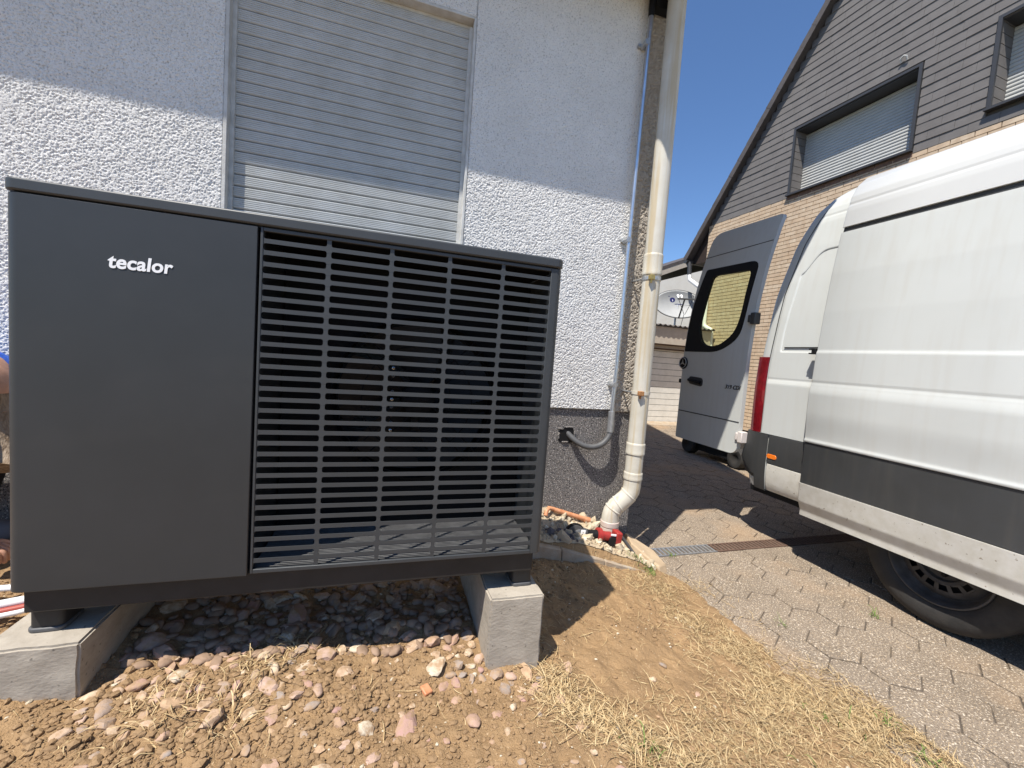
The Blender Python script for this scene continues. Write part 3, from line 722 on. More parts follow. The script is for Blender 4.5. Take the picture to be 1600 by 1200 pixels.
spots.append((.665,.885,.024)); spots.append((.10,1.075,.030))
for i, (x,y,s) in enumerate(spots):
    me = pebs[i % 12]
    e = rr.uniform(1.05,1.7); f = rr.uniform(.45,.8)
    inst('pebble', me, (x,y,soil_z(x,y)+s*f*rr.uniform(-.35,.3)), (rr.uniform(-.4,.4),rr.uniform(-.4,.4),rr.uniform(0,6.28)), (s*e,s*rr.uniform(.75,1.05),s*f), soil)
hid = MB()
for i in range(420):
    x = rr.uniform(-.72,.36); y = rr.uniform(1.38,1.99); s_ = rr.uniform(.009,.022)
    me = pebs[6+i % 6]; mt = Matrix.Translation((x,y,soil_z(x,y)+s_*.2)) @ Euler((rr.uniform(-.5,.5),rr.uniform(-.5,.5),rr.uniform(0,6))).to_matrix().to_4x4() @ Matrix.Diagonal((s_*1.4,s_,s_*.65,1))
    hid.add([mt @ v.co for v in me.vertices], [tuple(p.vertices) for p in me.polygons])
hid = hid.build('small_pebbles', 'pebble_dusty', soil, smooth='all', fix=False); hid['kind'] = 'stuff'
chip = MB().box(-.014,.014,-.017,.017,-.006,.006).build('brick_chip', 'copper', bevel=.003); chip.location = (.165,1.215,soil_z(.165,1.215)+.006); chip.rotation_euler = (.2,.1,.5)
tag(chip, 'small flat orange brick chip on the bare soil', 'brick chip')
# small clods and grit, too many to count
bmc = bmesh.new(); bmesh.ops.create_icosphere(bmc, subdivisions=1, radius=1)
iv = np.array([v.co[:] for v in bmc.verts]); ifc = np.array([[v.index for v in f.verts] for f in bmc.faces]); bmc.free()
def clods(name, m, N_, gen, smin, smax, p=2.5):
    xy = gen(N_); s = smin*(smax/smin)**(rng.random(len(xy))**p)
    z = soil_h(xy[:,0], xy[:,1])+s*.25
    jit = 1+.55*(rng.random((len(xy),12,1))-.5)
    sc = np.stack([s*(.8+.7*rng.random(len(xy))), s*(.8+.6*rng.random(len(xy))), s*(.55+.4*rng.random(len(xy)))], 1)
    th = rng.random(len(xy))*6.28
    V = iv[None]*jit*sc[:,None,:]
    c, s2 = np.cos(th)[:,None], np.sin(th)[:,None]
    Vx = V[...,0]*c-V[...,1]*s2; Vy = V[...,0]*s2+V[...,1]*c
    V = np.stack([Vx+xy[:,0:1], Vy+xy[:,1:2], V[...,2]+z[:,None]], -1).reshape(-1,3)
    F = (ifc[None]+(np.arange(len(xy))*12)[:,None,None]).reshape(-1,3)
    me = bpy.data.meshes.new(name); me.from_pydata(V.tolist(), [], F.tolist())
    o = obj(name, me, m, soil); o['kind'] = 'stuff'; return o
def gen_soil(n):
    xy = np.stack([rng.uniform(-1.5,1.55,n), rng.uniform(.55,2.0,n)], 1)
    keep = vnoise(xy[:,0],xy[:,1],4,9)+.5+rng.normal(0,.15,n) > .42
    return xy[keep]
clods('soil_crumbs', 'clod', 26000, gen_soil, .0015, .009)
def gen_front(n): return np.stack([rng.normal(-.35,.35,n), rng.normal(1.12,.16,n)], 1)
clods('soil_clods', 'clod', 3600, gen_front, .003, .012, 2.2)
clods('grit', 'limestone', 900, gen_soil, .002, .007, 2)
# straw blades
def blades(name, m, xy, lmin, lmax, up, wd=.0011, parent=soil, zf=soil_h):
    n = len(xy); th = rng.random(n)*6.28; L_ = lmin+(lmax-lmin)*rng.random(n)**1.7
    rise = up[0]+(up[1]-up[0])*rng.random(n)**2
    curve = rng.normal(0,.40,n); w_ = wd*(.6+.9*rng.random(n))
    K = 5; ts = np.linspace(0,1,K); V = np.zeros((n,K,2,3))
    z0 = zf(xy[:,0], xy[:,1])+.001
    for k, t in enumerate(ts):
        a = th+curve*t
        px_ = xy[:,0]+np.cos(a)*L_*t; py_ = xy[:,1]+np.sin(a)*L_*t
        pz_ = np.maximum(z0+rise*L_*np.sin(t*2.3)*.9, zf(px_,py_)+.0015)
        ww = w_*(1-.85*t**2)
        V[:,k,0] = np.stack([px_-np.sin(a)*ww, py_+np.cos(a)*ww, pz_], 1); V[:,k,1] = np.stack([px_+np.sin(a)*ww, py_-np.cos(a)*ww, pz_+ww*.6], 1)
    base = (np.arange(n)*K*2)[:,None]
    F = np.concatenate([base+np.array([[2*k,2*k+1,2*k+3,2*k+2]]) for k in range(K-1)], 0)
    me = bpy.data.meshes.new(name); me.from_pydata(V.reshape(-1,3).tolist(), [], F.tolist())
    o = obj(name, me, m, parent, smooth='all'); o['kind'] = 'stuff'; return o
def ground_any(x, y): return np.maximum(soil_h(x,y), .001)
def gen_grass(n):
    x = rng.uniform(.42,1.92,n); y = rng.uniform(.45,2.05,n)
    dens = .06+1.0*np.exp(-((x-(1.62+.1*np.sin(y*3)))/.17)**2)*(y<1.95)+1.0*np.exp(-((y-.78)/.34)**2)*sstep(.45,.75,x)
    dens *= np.clip(.42+1.6*vnoise(x,y,4.5,21)+1.9*vnoise(x,y,13,22),0.02,1.3)
    dens += .9*np.exp(-(((x-.62)/.07)**2+((y-1.18)/.13)**2)) + .5*np.exp(-(((x-1.45)/.22)**2+((y-1.86)/.09)**2))
    dens += .75*sstep(.85,1.25,x)*sstep(1.22,.95,y)*np.clip(.6+1.4*vnoise(x,y,11,23),.1,1.2)
    bare = np.exp(-(((x-1.05)/.28)**2+((y-1.42)/.30)**2)); dens *= 1-.85*bare
    k = rng.random(n) < dens*.6
    return np.stack([x[k],y[k]],1)
gg = gen_grass(84000); cut_ = int(len(gg)*.58)
blades('straw_grass', 'straw', gg[:cut_], .02, .09, (.02,.40), .0009, soil, ground_any)
blades('brown_dead_grass', 'straw_brown', gg[cut_:], .015, .07, (.0,.30), .0010, soil, ground_any)
blades('dead_grass_litter', 'straw_brown', gen_grass(26000), .006, .02, (.0,.15), .0012, soil, ground_any)
def gen_sparse(n): return np.stack([rng.uniform(-1.2,1.9,n), rng.uniform(.6,2.0,n)],1)
blades('loose_straw', 'straw', gen_sparse(520), .02, .10, (.0,.12), .0010, soil, ground_any)
cl_ = []
for cx_, cy_, n_, sp_ in ((-.33,1.34,60,.03),(-.52,1.22,90,.07),(-.38,1.16,60,.06),(-.25,1.42,60,.035),(.60,1.20,120,.04),(.66,1.06,120,.05),(.82,.95,80,.05)):
    cl_.append(np.stack([rng.normal(cx_,sp_,n_), rng.normal(cy_,sp_*.8,n_)],1))
blades('straw_tufts', 'straw', np.concatenate(cl_), .03, .09, (.1,.7), .0012, soil, ground_any)
gl_ = []
for cx_, cy_, n_, sp_ in ((1.56,2.02,60,.035),(1.50,2.06,30,.03),(.78,.93,18,.03),(1.80,.80,26,.03),(1.62,1.0,18,.05),(2.59,1.47,22,.018),(1.98,1.50,10,.02),(1.86,.94,14,.02),(1.9,2.245,16,.012),(1.35,.75,24,.08)):
    gl_.append(np.stack([rng.normal(cx_,sp_,n_), rng.normal(cy_,sp_*.8,n_)],1))
blades('green_weeds', 'green', np.concatenate(gl_), .02, .06, (.3,1.1), .0014, soil, ground_any)

# ------------------------------------------------------------------ white van, rear towards the back, sliding door pushed open
van = thing('panel_van', 'white high roof panel van with open rear door and dark side mouldings', 'van', (2.76,0,0))
# local x: 0 is the skin of the near side, positive into the van
ZS = [.38,.44,.56,.80,1.20,1.26,1.45,1.70,1.95,2.20,2.36,2.46,2.54,2.60,2.645,2.67]
DX = [.035,.010,.0,.0,.0,.004,.014,.034,.062,.100,.130,.160,.205,.275,.40,.62]
def bx(z): return interp(z, ZS, DX)
def yrear(z): return interp(z, [.3,1.35,1.86,2.24,2.45,2.58,2.64,2.67], [2.54,2.54,2.51,2.435,2.345,2.24,2.16,2.12])
zprof = sorted(set(list(np.arange(.40,2.46,.06))+[2.46,2.5,2.54,2.57,2.6,2.625,2.645,2.66,2.67]))
def section(dist, inset, ztop=None, yfix=None, scale=1.0):
    half = []
    for z in zprof:
        zz = z if ztop is None else .40+(z-.40)*(ztop-.40)/(2.67-.40)
        y = (yrear(z)-dist) if yfix is None else yfix
        half.append((bx(z)+inset, y, zz))
    full = half+[(1.0, half[-1][1], half[-1][2]+.012)]+[(2.0-x,y,z) for x,y,z in reversed(half)]
    return full
secs = [section(0,.055),section(.008,.03),section(.025,.012),section(.055,.003),section(.09,0),section(.35,0)]
secs += [section(0,0,yfix=y) for y in (1.9,1.2,.62)]
body_rear = MB().grid(secs)
n = len(secs[0])
body_rear.add(secs[0], [tuple(range(n))])      # rear opening closed by the far door and dark hold
body_rear.build('rear_body', 'vanwhite', van, smooth=True)
secs = [section(0,0,yfix=y) for y in (-.62,-1.0,-1.45)]
secs += [section(0,.02,ztop=2.62,yfix=-1.75),section(0,.06,ztop=2.30,yfix=-2.05),section(0,.10,ztop=1.62,yfix=-2.55),section(0,.12,ztop=1.42,yfix=-2.75),section(0,.16,ztop=1.12,yfix=-3.15),section(0,.30,ztop=.95,yfix=-3.28)]
b = MB().grid(secs); b.add(secs[-1], [tuple(range(n))]); b.build('cab', 'vanwhite', van, smooth=True)
# roof and far side over the doorway, sill, dark hold
rs = [[p for p in section(0,0,yfix=y) if p[2] > 2.35 or p[0] > 1.0] for y in (.62,-.62)]
MB().grid(rs).build('roof_over_doorway', 'vanroof', van, smooth=True)
MB().box(.06,.3,-.62,.62,.40,.56).build('door_sill', 'vandark', van)
MB().box(.95,1.0,-.62,.62,.56,2.35).build('cargo_bulkhead', 'black', van)
MB().box(.03,1.97,-3.1,2.5,.36,.41).build('underbody', 'black', van)
# windscreen and cab window
MB().add([(.18,-2.06,2.24),(1.82,-2.06,2.24),(1.78,-2.53,1.64),(.22,-2.53,1.64)], [(0,1,2,3)]).build('windscreen', 'black', van)
MB().add([(.02,-1.2,2.02),(.03,-1.85,1.98),(.0,-2.2,1.45),(-.004,-1.2,1.42)], [(0,1,2,3)]).build('cab_window', 'black', van)
# outer skin of the rear quarter with stamped panel
def quarter():
    ys = np.arange(1.95,2.4401,.0075); zs = np.arange(.826,2.472,.0075); rows = []
    for z in zs:
        row = []
        ye_ = min(2.44, yrear(z)-.10)
        for y0_ in ys:
            y = 1.95+(y0_-1.95)*(ye_-1.95)/.49
            x = bx(z)-.006
            # stamped recess: rounded upper rear corner
            zt = 2.155-.10*sstep(2.12,2.31,y)**2*1.5; ye = 2.355-.055*sstep(1.5,2.15,z)
            a = float(sstep(-.004,.012,zt-z)*sstep(-.004,.010,ye-y)*sstep(-.004,.010,z-1.445))
            x += .016*a
            x += .005*float(np.exp(-((z-2.405)/.005)**2)) + .004*float(np.exp(-((z-1.478)/.004)**2))*(1.45 < z)*(y < 2.34)
            if z < 1.235: x -= .006*float(sstep(1.235,1.20,z))
            x += .003*float(np.exp(-((z-1.238)/.005)**2))
            x += .02*float(sstep(2.425,2.44,y0_))
            row.append((x,y,z))
        rows.append(row)
    return MB().grid(rows)
qp = quarter().build('rear_quarter_panel', 'vanwhite', van, smooth='all')
MB().grid([[(bx(z)-.0015,min(2.44,yrear(z)-.10)+d,z) for z in np.arange(.828,2.47,.04)] for d in (-.004,.004)]).build('lamp_seam', 'vandark', qp)
# dark moulding, lower sill and bumper
def strip(y0, y1, z0, z1, out, name, m, par=van, nz=7, bev=.004, xoff=0.0):
    rows = []
    zs = np.linspace(z0,z1,nz)
    loop = [(bx(z)-out+xoff-.004*math.sin(math.pi*i/(nz-1)), z) for i, z in enumerate(zs)]+[(bx(z)+.02+xoff,z) for z in reversed(zs)]
    return MB().prism([(p[0],p[1]) for p in loop], y0, y1, 'y').build(name, m, par, smooth=True, bevel=bev)
strip(1.9,2.352,.610,.822,.012,'side_moulding','vandark')
strip(1.9,2.348,.405,.606,.010,'sill_panel','vandirty')
bl = []
for z in (.395,.42,.50,.60,.70,.79,.822):
    ins = interp(z,[.395,.45,.6,.822],[.06,.02,.0,.004]); r_ = []
    yb = interp(z,[.395,.46,.6,.822],[2.46,2.58,2.635,2.60])
    for (x_, y_) in ((-.016+ins*.4,2.355),(-.018+ins*.5,2.45),(-.012+ins,yb-.08),(.012+ins,yb-.035),(.05+ins,yb-.008),(.12+ins,yb),(1.0,yb+.01),(1.88,yb),(1.97,yb-.03),(2.0,2.36)):
        r_.append((x_, y_, z))
    bl.append(r_)
bp = MB().grid(bl); k_ = len(bl[0])
bp.add(bl[-1]+[(2.0,2.36,.822)], [tuple(range(k_))]); bp.add(bl[0], [tuple(range(k_))])
bump = bp.build('rear_bumper', 'vandark', van, smooth=True)
MB().prism(rrect(2.27,2.352,.648,.682,.016), -.018, -.006, 'x').build('side_marker', 'amber', van, smooth=True, bevel=.003)
# tail lamp wraps round the rear corner
tl = []
for z in np.linspace(.825,1.402,12):
    e = .012*math.sin(math.pi*(z-.825)/.577)
    tl.append([(bx(z)-.004,2.436,z),(bx(z)-.010-e*.4,2.45,z),(bx(z)-.006-e*.5,2.50,z),(bx(z)+.010-e*.3,2.54,z),(bx(z)+.045,2.557,z),(bx(z)+.11,2.56,z),(bx(z)+.12,2.54,z)])
lamp = MB().grid(tl); lamp.add(tl[0],[tuple(range(7))]); lamp.add(tl[-1],[tuple(range(7))])
tlo = lamp.build('tail_lamp', 'redlens', van, smooth=True)
# --- sliding door, pushed back over the quarter panel
XD = -.08
def door_x(z):
    x = bx(z)*.96
    x += -.007*float(sstep(1.448,1.436,z)) - .010*float(sstep(1.235,1.16,z)) + .012*float(sstep(1.05,.86,z))
    x += .0045*float(np.exp(-((z-1.238)/.005)**2)) + .006*float(np.exp(-((z-2.405)/.005)**2)) - .006*float(np.exp(-((z-.852)/.009)**2))
    return XD+x
def door_seg(z0, z1, name, m, par, dz=.008, back=.045, push=0.0, close=True):
    zs = list(np.arange(z0, z1, dz))+[z1]
    def prof_(ins): return [(door_x(z)+push+ins, z) for z in zs]+[(door_x(z)+back, z) for z in reversed(zs)]
    rows = []
    for y, ins in ((2.034,.014),(2.030,.005),(2.022,.0),(1.6,0),(1.2,0),(.76,0),(.745,.012)):
        rows.append([(p[0],y,p[1]) for p in prof_(ins)]+[(prof_(ins)[0][0],y,prof_(ins)[0][1])])
    b = MB().grid(rows); n_ = len(rows[0])-1
    b.add(rows[0][:n_], [tuple(range(n_))]); b.add(rows[-1][:n_], [tuple(range(n_))])
    return b.build(name, m, par, smooth=True)
sd = door_seg(.842, 2.221, 'sliding_door', 'vanwhite', van)
door_seg(.568, .838, 'door_moulding', 'vandark', sd, push=.004)
door_seg(.345, .564, 'door_lower_panel', 'vandirty', sd, push=-.002)
door_seg(2.224, 2.254, 'door_rail_slot', 'vandark', sd, push=.014)
door_seg(2.257, 2.66, 'door_roof_panel', 'vanroof', sd)
MB().box(door_x(1.45)-.006,door_x(1.45)+.05,2.036,2.062,1.425,1.462).box(door_x(1.45)+.0,door_x(1.45)+.04,2.062,2.085,1.452,1.462).box(door_x(1.45)+.0,door_x(1.45)+.04,2.050,2.085,1.425,1.434).build('rail_bracket', 'black', sd, bevel=.002)
MB().box(.008,.03,2.06,2.33,1.4735,1.4775).build('slide_rail', 'black', van)
# --- wheels
def wheel(y, x0):
    wroot = bpy.data.objects.new('wheel', None); col.objects.link(wroot); wroot.parent = van; wroot.location = (x0, y, .352)
    ty = MB().lathe([(.008,.225),(-.004,.235),(-.012,.262),(-.012,.30),(-.004,.325),(.012,.343),(.03,.350),(.10,.353),(.18,.350),(.205,.335),(.215,.26),(.2,.22)], 56, 'x').build('tyre', 'tyre', wroot, smooth=True)
    MB().lathe([(.004,.228),(-.004,.226),(-.006,.219),(.004,.212),(.03,.206),(.055,.195),(.06,.188)], 56, 'x').build('rim', 'rim', wroot, smooth=True)
    ds = MB(); disc = []
    N_ = 56
    ds.lathe([(.060,.190),(.045,.178),(.038,.160)], N_, 'x')
    ds.lathe([(.030,.116),(.034,.102),(.052,.094),(.056,.03),(.050,.0)], N_, 'x')
    # spoke ring with oval holes
    vs = []; fs = []
    holes = 16; per = N_*2//1
    for j in range(holes):
        a0 = 2*math.pi*j/holes; a1 = 2*math.pi*(j+.36)/holes
        for (ra,rb) in ((.160,.116),):
            for k in range(3):
                t0 = a0+(a1-a0)*k/3; t1 = a0+(a1-a0)*(k+1)/3
                q = [(.038,ra,t0),(.038,ra,t1),(.030,rb,t1),(.030,rb,t0)]
                b0 = len(vs); vs += [(x,r_*math.cos(t),r_*math.sin(t)) for x,r_,t in q]; fs.append((b0,b0+1,b0+2,b0+3))
        for (ra,rb) in ((.160,.152),(.124,.116)):
            t0, t1 = a1, 2*math.pi*(j+1)/holes
            b0 = len(vs); vs += [(x,r_*math.cos(t),r_*math.sin(t)) for x,r_,t in ((.036,ra,t0),(.036,ra,t1),(.034,rb,t1),(.034,rb,t0))]; fs.append((b0,b0+1,b0+2,b0+3))
    ds.add(vs, fs)
    ds.build('wheel_disc', 'rim', wroot, smooth=True)
    MB().lathe([(.09,.0),(.09,.19)], 40, 'x').build('brake_drum', 'black', wroot)
    hb_ = MB()
    for k in range(6):
        a = R(60*k+20); hb_.lathe([(.058,.012),(.034,.012),(.030,.009),(.030,.0)], 8, 'x', (0,.068*math.cos(a),.068*math.sin(a)))
    hb_.build('wheel_bolts', 'black', wroot, smooth=True)
wheel(1.345, .055); wheel(-2.35, .05)
for y in (1.345,-2.35):
    MB().lathe([(1.73,.22),(1.73,.34),(1.76,.352),(1.92,.352),(1.945,.335),(1.95,.22)], 40, 'x', (0,y,.352)).build('far_tyre', 'tyre', van, smooth=True)
MB().box(.28,.30,.9,1.8,.38,.8).box(.07,.28,.9,1.8,.78,.80).build('wheel_arch', 'black', van)
# --- rear door swung out, outer face towards the house
rd = bpy.data.objects.new('rear_door', None); col.objects.link(rd); rd.parent = van; rd.location = (0,0,0)
def rdx(z): return -.035+interp(z,[.5,1.4,1.65,1.9,2.1,2.25,2.45,2.6],[0,.0,.016,.048,.085,.122,.178,.235])
def poly_ring(outer, inner, c, name, m, par, off=0.0, th=.035):
    def ray_hit(poly, a):
        d = (math.cos(a), math.sin(a)); best = None
        for i in range(len(poly)):
            p, q = poly[i], poly[(i+1)%len(poly)]
            ex, ey = q[0]-p[0], q[1]-p[1]; den = d[0]*ey-d[1]*ex
            if abs(den) < 1e-12: continue
            t = ((p[0]-c[0])*ey-(p[1]-c[1])*ex)/den; s = ((p[0]-c[0])*d[1]-(p[1]-c[1])*d[0])/den
            if t > 0 and -1e-6 <= s <= 1+1e-6: best = t if best is None else max(best, t)
        return (c[0]+d[0]*best, c[1]+d[1]*best)
    ang = sorted(set([round(math.atan2(p[1]-c[1],p[0]-c[0]),5) for p in outer+(inner or [])]+[round(-math.pi+2*math.pi*i/72,5) for i in range(72)]))
    O = [ray_hit(outer,a) for a in ang]; n_ = len(ang)
    vs = []; fs = []
    if inner:
        I = [ray_hit(inner,a) for a in ang]
        K = 5
        lay = [[(o[0]+(i_[0]-o[0])*k/K, o[1]+(i_[1]-o[1])*k/K) for o, i_ in zip(O,I)] for k in range(K+1)]
    else:
        K = 6
        lay = [[(o[0]+(c[0]-o[0])*k/K*.999, o[1]+(c[1]-o[1])*k/K*.999) for o in O] for k in range(K+1)]
    for side in (0,1):
        for l in lay:
            vs += [(rdx(z)+off+(th if side else 0), y, z) for y, z in l]
    S = (K+1)*n_
    for side in (0,1):
        for k in range(K):
            for i in range(n_):
                a_, b_ = side*S+k*n_+i, side*S+k*n_+(i+1)%n_
                q = (a_,b_,b_+n_,a_+n_); fs.append(q if side == 0 else q[::-1])
    for i in range(n_):
        j = (i+1)%n_
        fs.append((i,S+i,S+j,j))
        if inner: fs.append((K*n_+i,K*n_+j,S+K*n_+j,S+K*n_+i))
    return MB().add(vs, fs).build(name, m, par, smooth=True)
def rounded(poly, rad, n=5):
    out = []
    for i, (p, r_) in enumerate(zip(poly, rad)):
        a = Vector(poly[i-1])-Vector(p); b = Vector(poly[(i+1)%len(poly)])-Vector(p); a.normalize(); b.normalize()
        p = Vector(p)
        for k in range(n+1):
            t = k/n; q = (p+a*r_)*(1-t)**2+p*2*t*(1-t)+(p+b*r_)*t*t; out.append((q.x,q.y))
    return out
Yh, Ye = 2.605, 3.345
door_o = rounded([(Yh,.605),(Yh,2.555),(Ye-.01,2.575),(Ye,.605)], [.09,.04,.10,.02])
surr = rounded([(2.685,1.80),(2.675,2.19),(3.27,2.21),(3.325,1.86),(3.335,1.435),(2.90,1.43),(2.70,1.56)], [.10,.09,.02,.05,.02,.12,.10])
glass = rounded([(2.735,1.78),(2.735,2.115),(3.165,2.135),(3.20,1.66),(3.12,1.495),(2.93,1.48),(2.755,1.60)], [.08,.045,.05,.10,.08,.08,.10])
CW = (2.97,1.80)
poly_ring(door_o, surr, CW, 'door_panel', 'vanwhite', rd)
poly_ring(surr, glass, CW, 'window_surround', 'black', rd, off=-.003, th=.03)
poly_ring(glass, None, CW, 'door_glass', 'glass', rd, off=.006, th=.004)
for z, h_ in ((.868,.004),(2.335,.003)):
    MB().box(rdx(z)-.002,rdx(z)+.004,Yh+.01,Ye-.01,z-h_,z+h_).build('door_crease', 'vandark', rd)
# hinge, handle, badge and star
for z in (.755,1.70):
    MB().box(-.055,.005,2.555,2.60,z-.045,z+.045).box(-.050,-.020,2.600,2.628,z-.03,z+.03).build('door_hinge', 'steelwhite' if z < 1 else 'vandark', rd, bevel=.006)
hx = rdx(1.165)
MB().prism(rounded([(3.055,1.115),(3.055,1.195),(3.235,1.205),(3.235,1.135)],[.035,.035,.035,.035]), hx-.004, hx+.002, 'x').build('handle_cup', 'vandark', rd, bevel=.003)
MB().tube([(hx-.012,3.075,1.15),(hx-.022,3.11,1.158),(hx-.022,3.19,1.168),(hx-.012,3.225,1.17)],.015,12).build('door_handle', 'black', rd, smooth=True)
MB().box(-.03,.03,3.35,3.385,1.13,1.17).build('door_latch', 'black', rd, bevel=.006)
bm_ = text_mesh('319 CDI', .055, .002, .0006, .25)
for v in bm_.vertices: v.co = Vector((rdx(1.15)-.002-v.co.z, 2.795-v.co.x*.83, 1.128+v.co.y*.85))
bm_.materials.append(M['vandark']); obj('model_badge', bm_, None, rd)
st = MB().lathe([(-.010,.0),(-.010,.050),(-.006,.056),(.0,.058)], 36, 'x', (rdx(1.32)-.006,3.325,1.325)).build('badge_disc', 'black', rd, smooth=True)
sx = rdx(1.32)-.0175
sb = MB(); cst = (3.325,1.325)
for k in range(3):
    a = R(90+120*k); d = (math.cos(a),math.sin(a)); nn = (-math.sin(a),math.cos(a))
    sb.add([(sx,cst[0]+d[0]*.046,cst[1]+d[1]*.046),(sx,cst[0]+nn[0]*.009,cst[1]+nn[1]*.009),(sx-.003,cst[0],cst[1]),(sx,cst[0]-nn[0]*.009,cst[1]-nn[1]*.009)],[(0,1,2),(0,2,3)])
sb.tube([(sx,cst[0]+.048*math.cos(R(t)),cst[1]+.048*math.sin(R(t))) for t in range(0,361,10)],.0035,8,cap=False)
sb.build('star_badge', 'zinc', rd, smooth=True)

# low black trailer parked behind the van
trl = thing('low_trailer', 'low black trailer on small wheels behind the open van door', 'trailer', (4.45,4.2,0))
MB().box(.02,1.2,-.1,1.12,.17,.23).build('bed', 'black', trl, bevel=.01)
MB().box(.05,.09,.0,1.0,.08,.168).build('frame_rail', 'black', trl)
for y in (.08,.98):
    for x in (.0,1.07):
        MB().lathe([(.02,.0),(.015,.05),(-.005,.08),(-.002,.12),(.02,.132),(.12,.132),(.142,.12),(.145,.08),(.14,.04)], 32, 'x', (x,y,.133)).build('tyre', 'tyre', trl, smooth=True)
    MB().cyl((.05,y,.133),(1.15,y,.133),.025,10).build('axle', 'black', trl)

# ------------------------------------------------------------------ neighbour's gable house (local y runs along the gable wall, -x faces the drive)
nb = thing('gable_house', 'neighbouring house with brown slate gable above peach brick', 'house', (7.5,0,0), 0.0327)
SB = 4.73                      # foot of the slate cladding
CORN = 8.40                    # far corner
RK0, RKS = (8.95, 4.02), -1.306    # lower end of the verge, dz/ds
APEX = 3.0
def rake_z(s): return RK0[1]+(s-RK0[0])*RKS
apz = rake_z(APEX)
wins = [(4.49,6.40,4.80,6.00),(1.70,3.66,4.97,6.08)]
core = MB()
# masonry core with openings left clear, gable outline
def wall_rect(s0,s1,z0,z1): core.box(.02,.28,s0,s1,z0,z1)
wall_rect(-2.4,CORN-.01,-.2,4.80); wall_rect(6.40,CORN-.01,4.80,4.86)
wall_rect(3.66,4.49,4.80,6.08); wall_rect(-2.4,1.70,4.80,6.08); wall_rect(1.70,3.66,4.80,4.97); wall_rect(4.49,6.40,6.00,6.08)
core.prism([(6.40,4.86),(CORN-.05,4.70),(7.40,6.04),(6.40,6.04)],.02,.28,'x')
core.prism([(-2.4,6.081),(7.37,6.081),(APEX,apz-.06),(-1.2,apz-.06-4.2*1.306)],.02,.28,'x')
core.build('gable_core', 'mortar', nb)
MB().box(.285,.6,4.2,6.7,4.7,6.2).box(.285,.6,1.5,3.9,4.8,6.2).build('shutter_backing', 'black', nb)
MB().box(.25,9,CORN-.3,CORN-.01,-.2,4.6).box(8.7,9,-2.4,CORN-.3,-.2,4.6).build('rear_walls', 'brick', nb)
# slates
rr = random.Random(9)
slate_rows = []
cz = .134; SW = .30
def slate_mesh(wd):
    m = MB(); t0, t1 = .016, .006
    m.add([(-t0,0,0),(-t0,wd,0),(0.012,wd,0),(0.012,0,0),(-t1,0,cz+.004),(-t1,wd,cz+.004),(.012,wd,cz+.004),(.012,0,cz+.004)],
          [(0,1,2,3),(4,7,6,5),(0,4,5,1),(1,5,6,2),(3,2,6,7),(0,3,7,4)])
    return m
full = slate_mesh(SW-.003).mesh('slate'); full.materials.append(M['slate'])
pieces = []
i = 0
while True:
    z = SB+i*cz
    smax = APEX+(apz-.10-z)/1.306
    if smax < APEX+.2 or z > 9.6: break
    spans = [(-1.5, smax)]
    for (a,b,c,d) in wins:
        if z+cz > c+.01 and z < d-.01:
            spans = [t for s0,s1 in spans for t in ((s0,min(s1,a-.035)),(max(s0,b+.035),s1)) if t[1]-t[0] > .02]
    for s0,s1 in spans:
        s = s1-(SW*.5 if i % 2 else SW)
        first = s1
        while first > s0+.005:
            lo = max(s, s0); wd = first-lo
            pieces.append((lo, z, wd)); first = lo; s -= SW
    i += 1
pieces.sort(key=lambda p: abs(p[0]-5.9)*.9+abs(p[1]-5.6)*.55)
rest = MB(); cnt = 0
for (s,z,wd) in pieces:
    dxj = rr.uniform(-.002,.002)
    if cnt < 300:
        if abs(wd-SW) < .01: o = inst('slate', full, (dxj,s,z), parent=nb)
        else:
            me = slate_mesh(wd-.003).mesh('slate'); me.materials.append(M['slate']); o = inst('slate', me, (dxj,s,z), parent=nb)
        cnt += 1
    else:
        sm_ = slate_mesh(wd-.003); rest.add([(x+dxj,y+s,zz+z) for x,y,zz in sm_.v], sm_.f)
o = rest.build('outer_slates', 'slate', nb, fix=False); o['kind'] = 'stuff'
# bricks below the slates
BC, BLN = .075, .25
bme = MB().box(-.012,.02,.004,BLN-.006,.005,BC-.005).mesh('brick'); bme.materials.append(M['brick'])
rest = MB(); restd = MB(); cand = []
for i in range(62):
    z = SB-.002-(i+1)*BC
    s = CORN-BLN*(1 if i % 2 else .5)
    prev_ = CORN
    while prev_ > 0:
        cand.append((max(s,0),z,prev_-max(s,0))); prev_ = s; s -= BLN
cand.sort(key=lambda p: 0 if (5.9 < p[0] < 8.4 and p[1] > 2.55) else 1)
for k, (s,z,wd) in enumerate(cand):
    dxj = rr.uniform(-.002,.002)
    if k < 290 and abs(wd-BLN) < .01: inst('brick', bme, (dxj,s,z), parent=nb)
    else: rest.box(-.012+dxj,.02,s+.004,s+wd-.006,z+.005,z+BC-.005)
o = rest.build('lower_bricks', 'brick', nb, fix=False); o['kind'] = 'stuff'
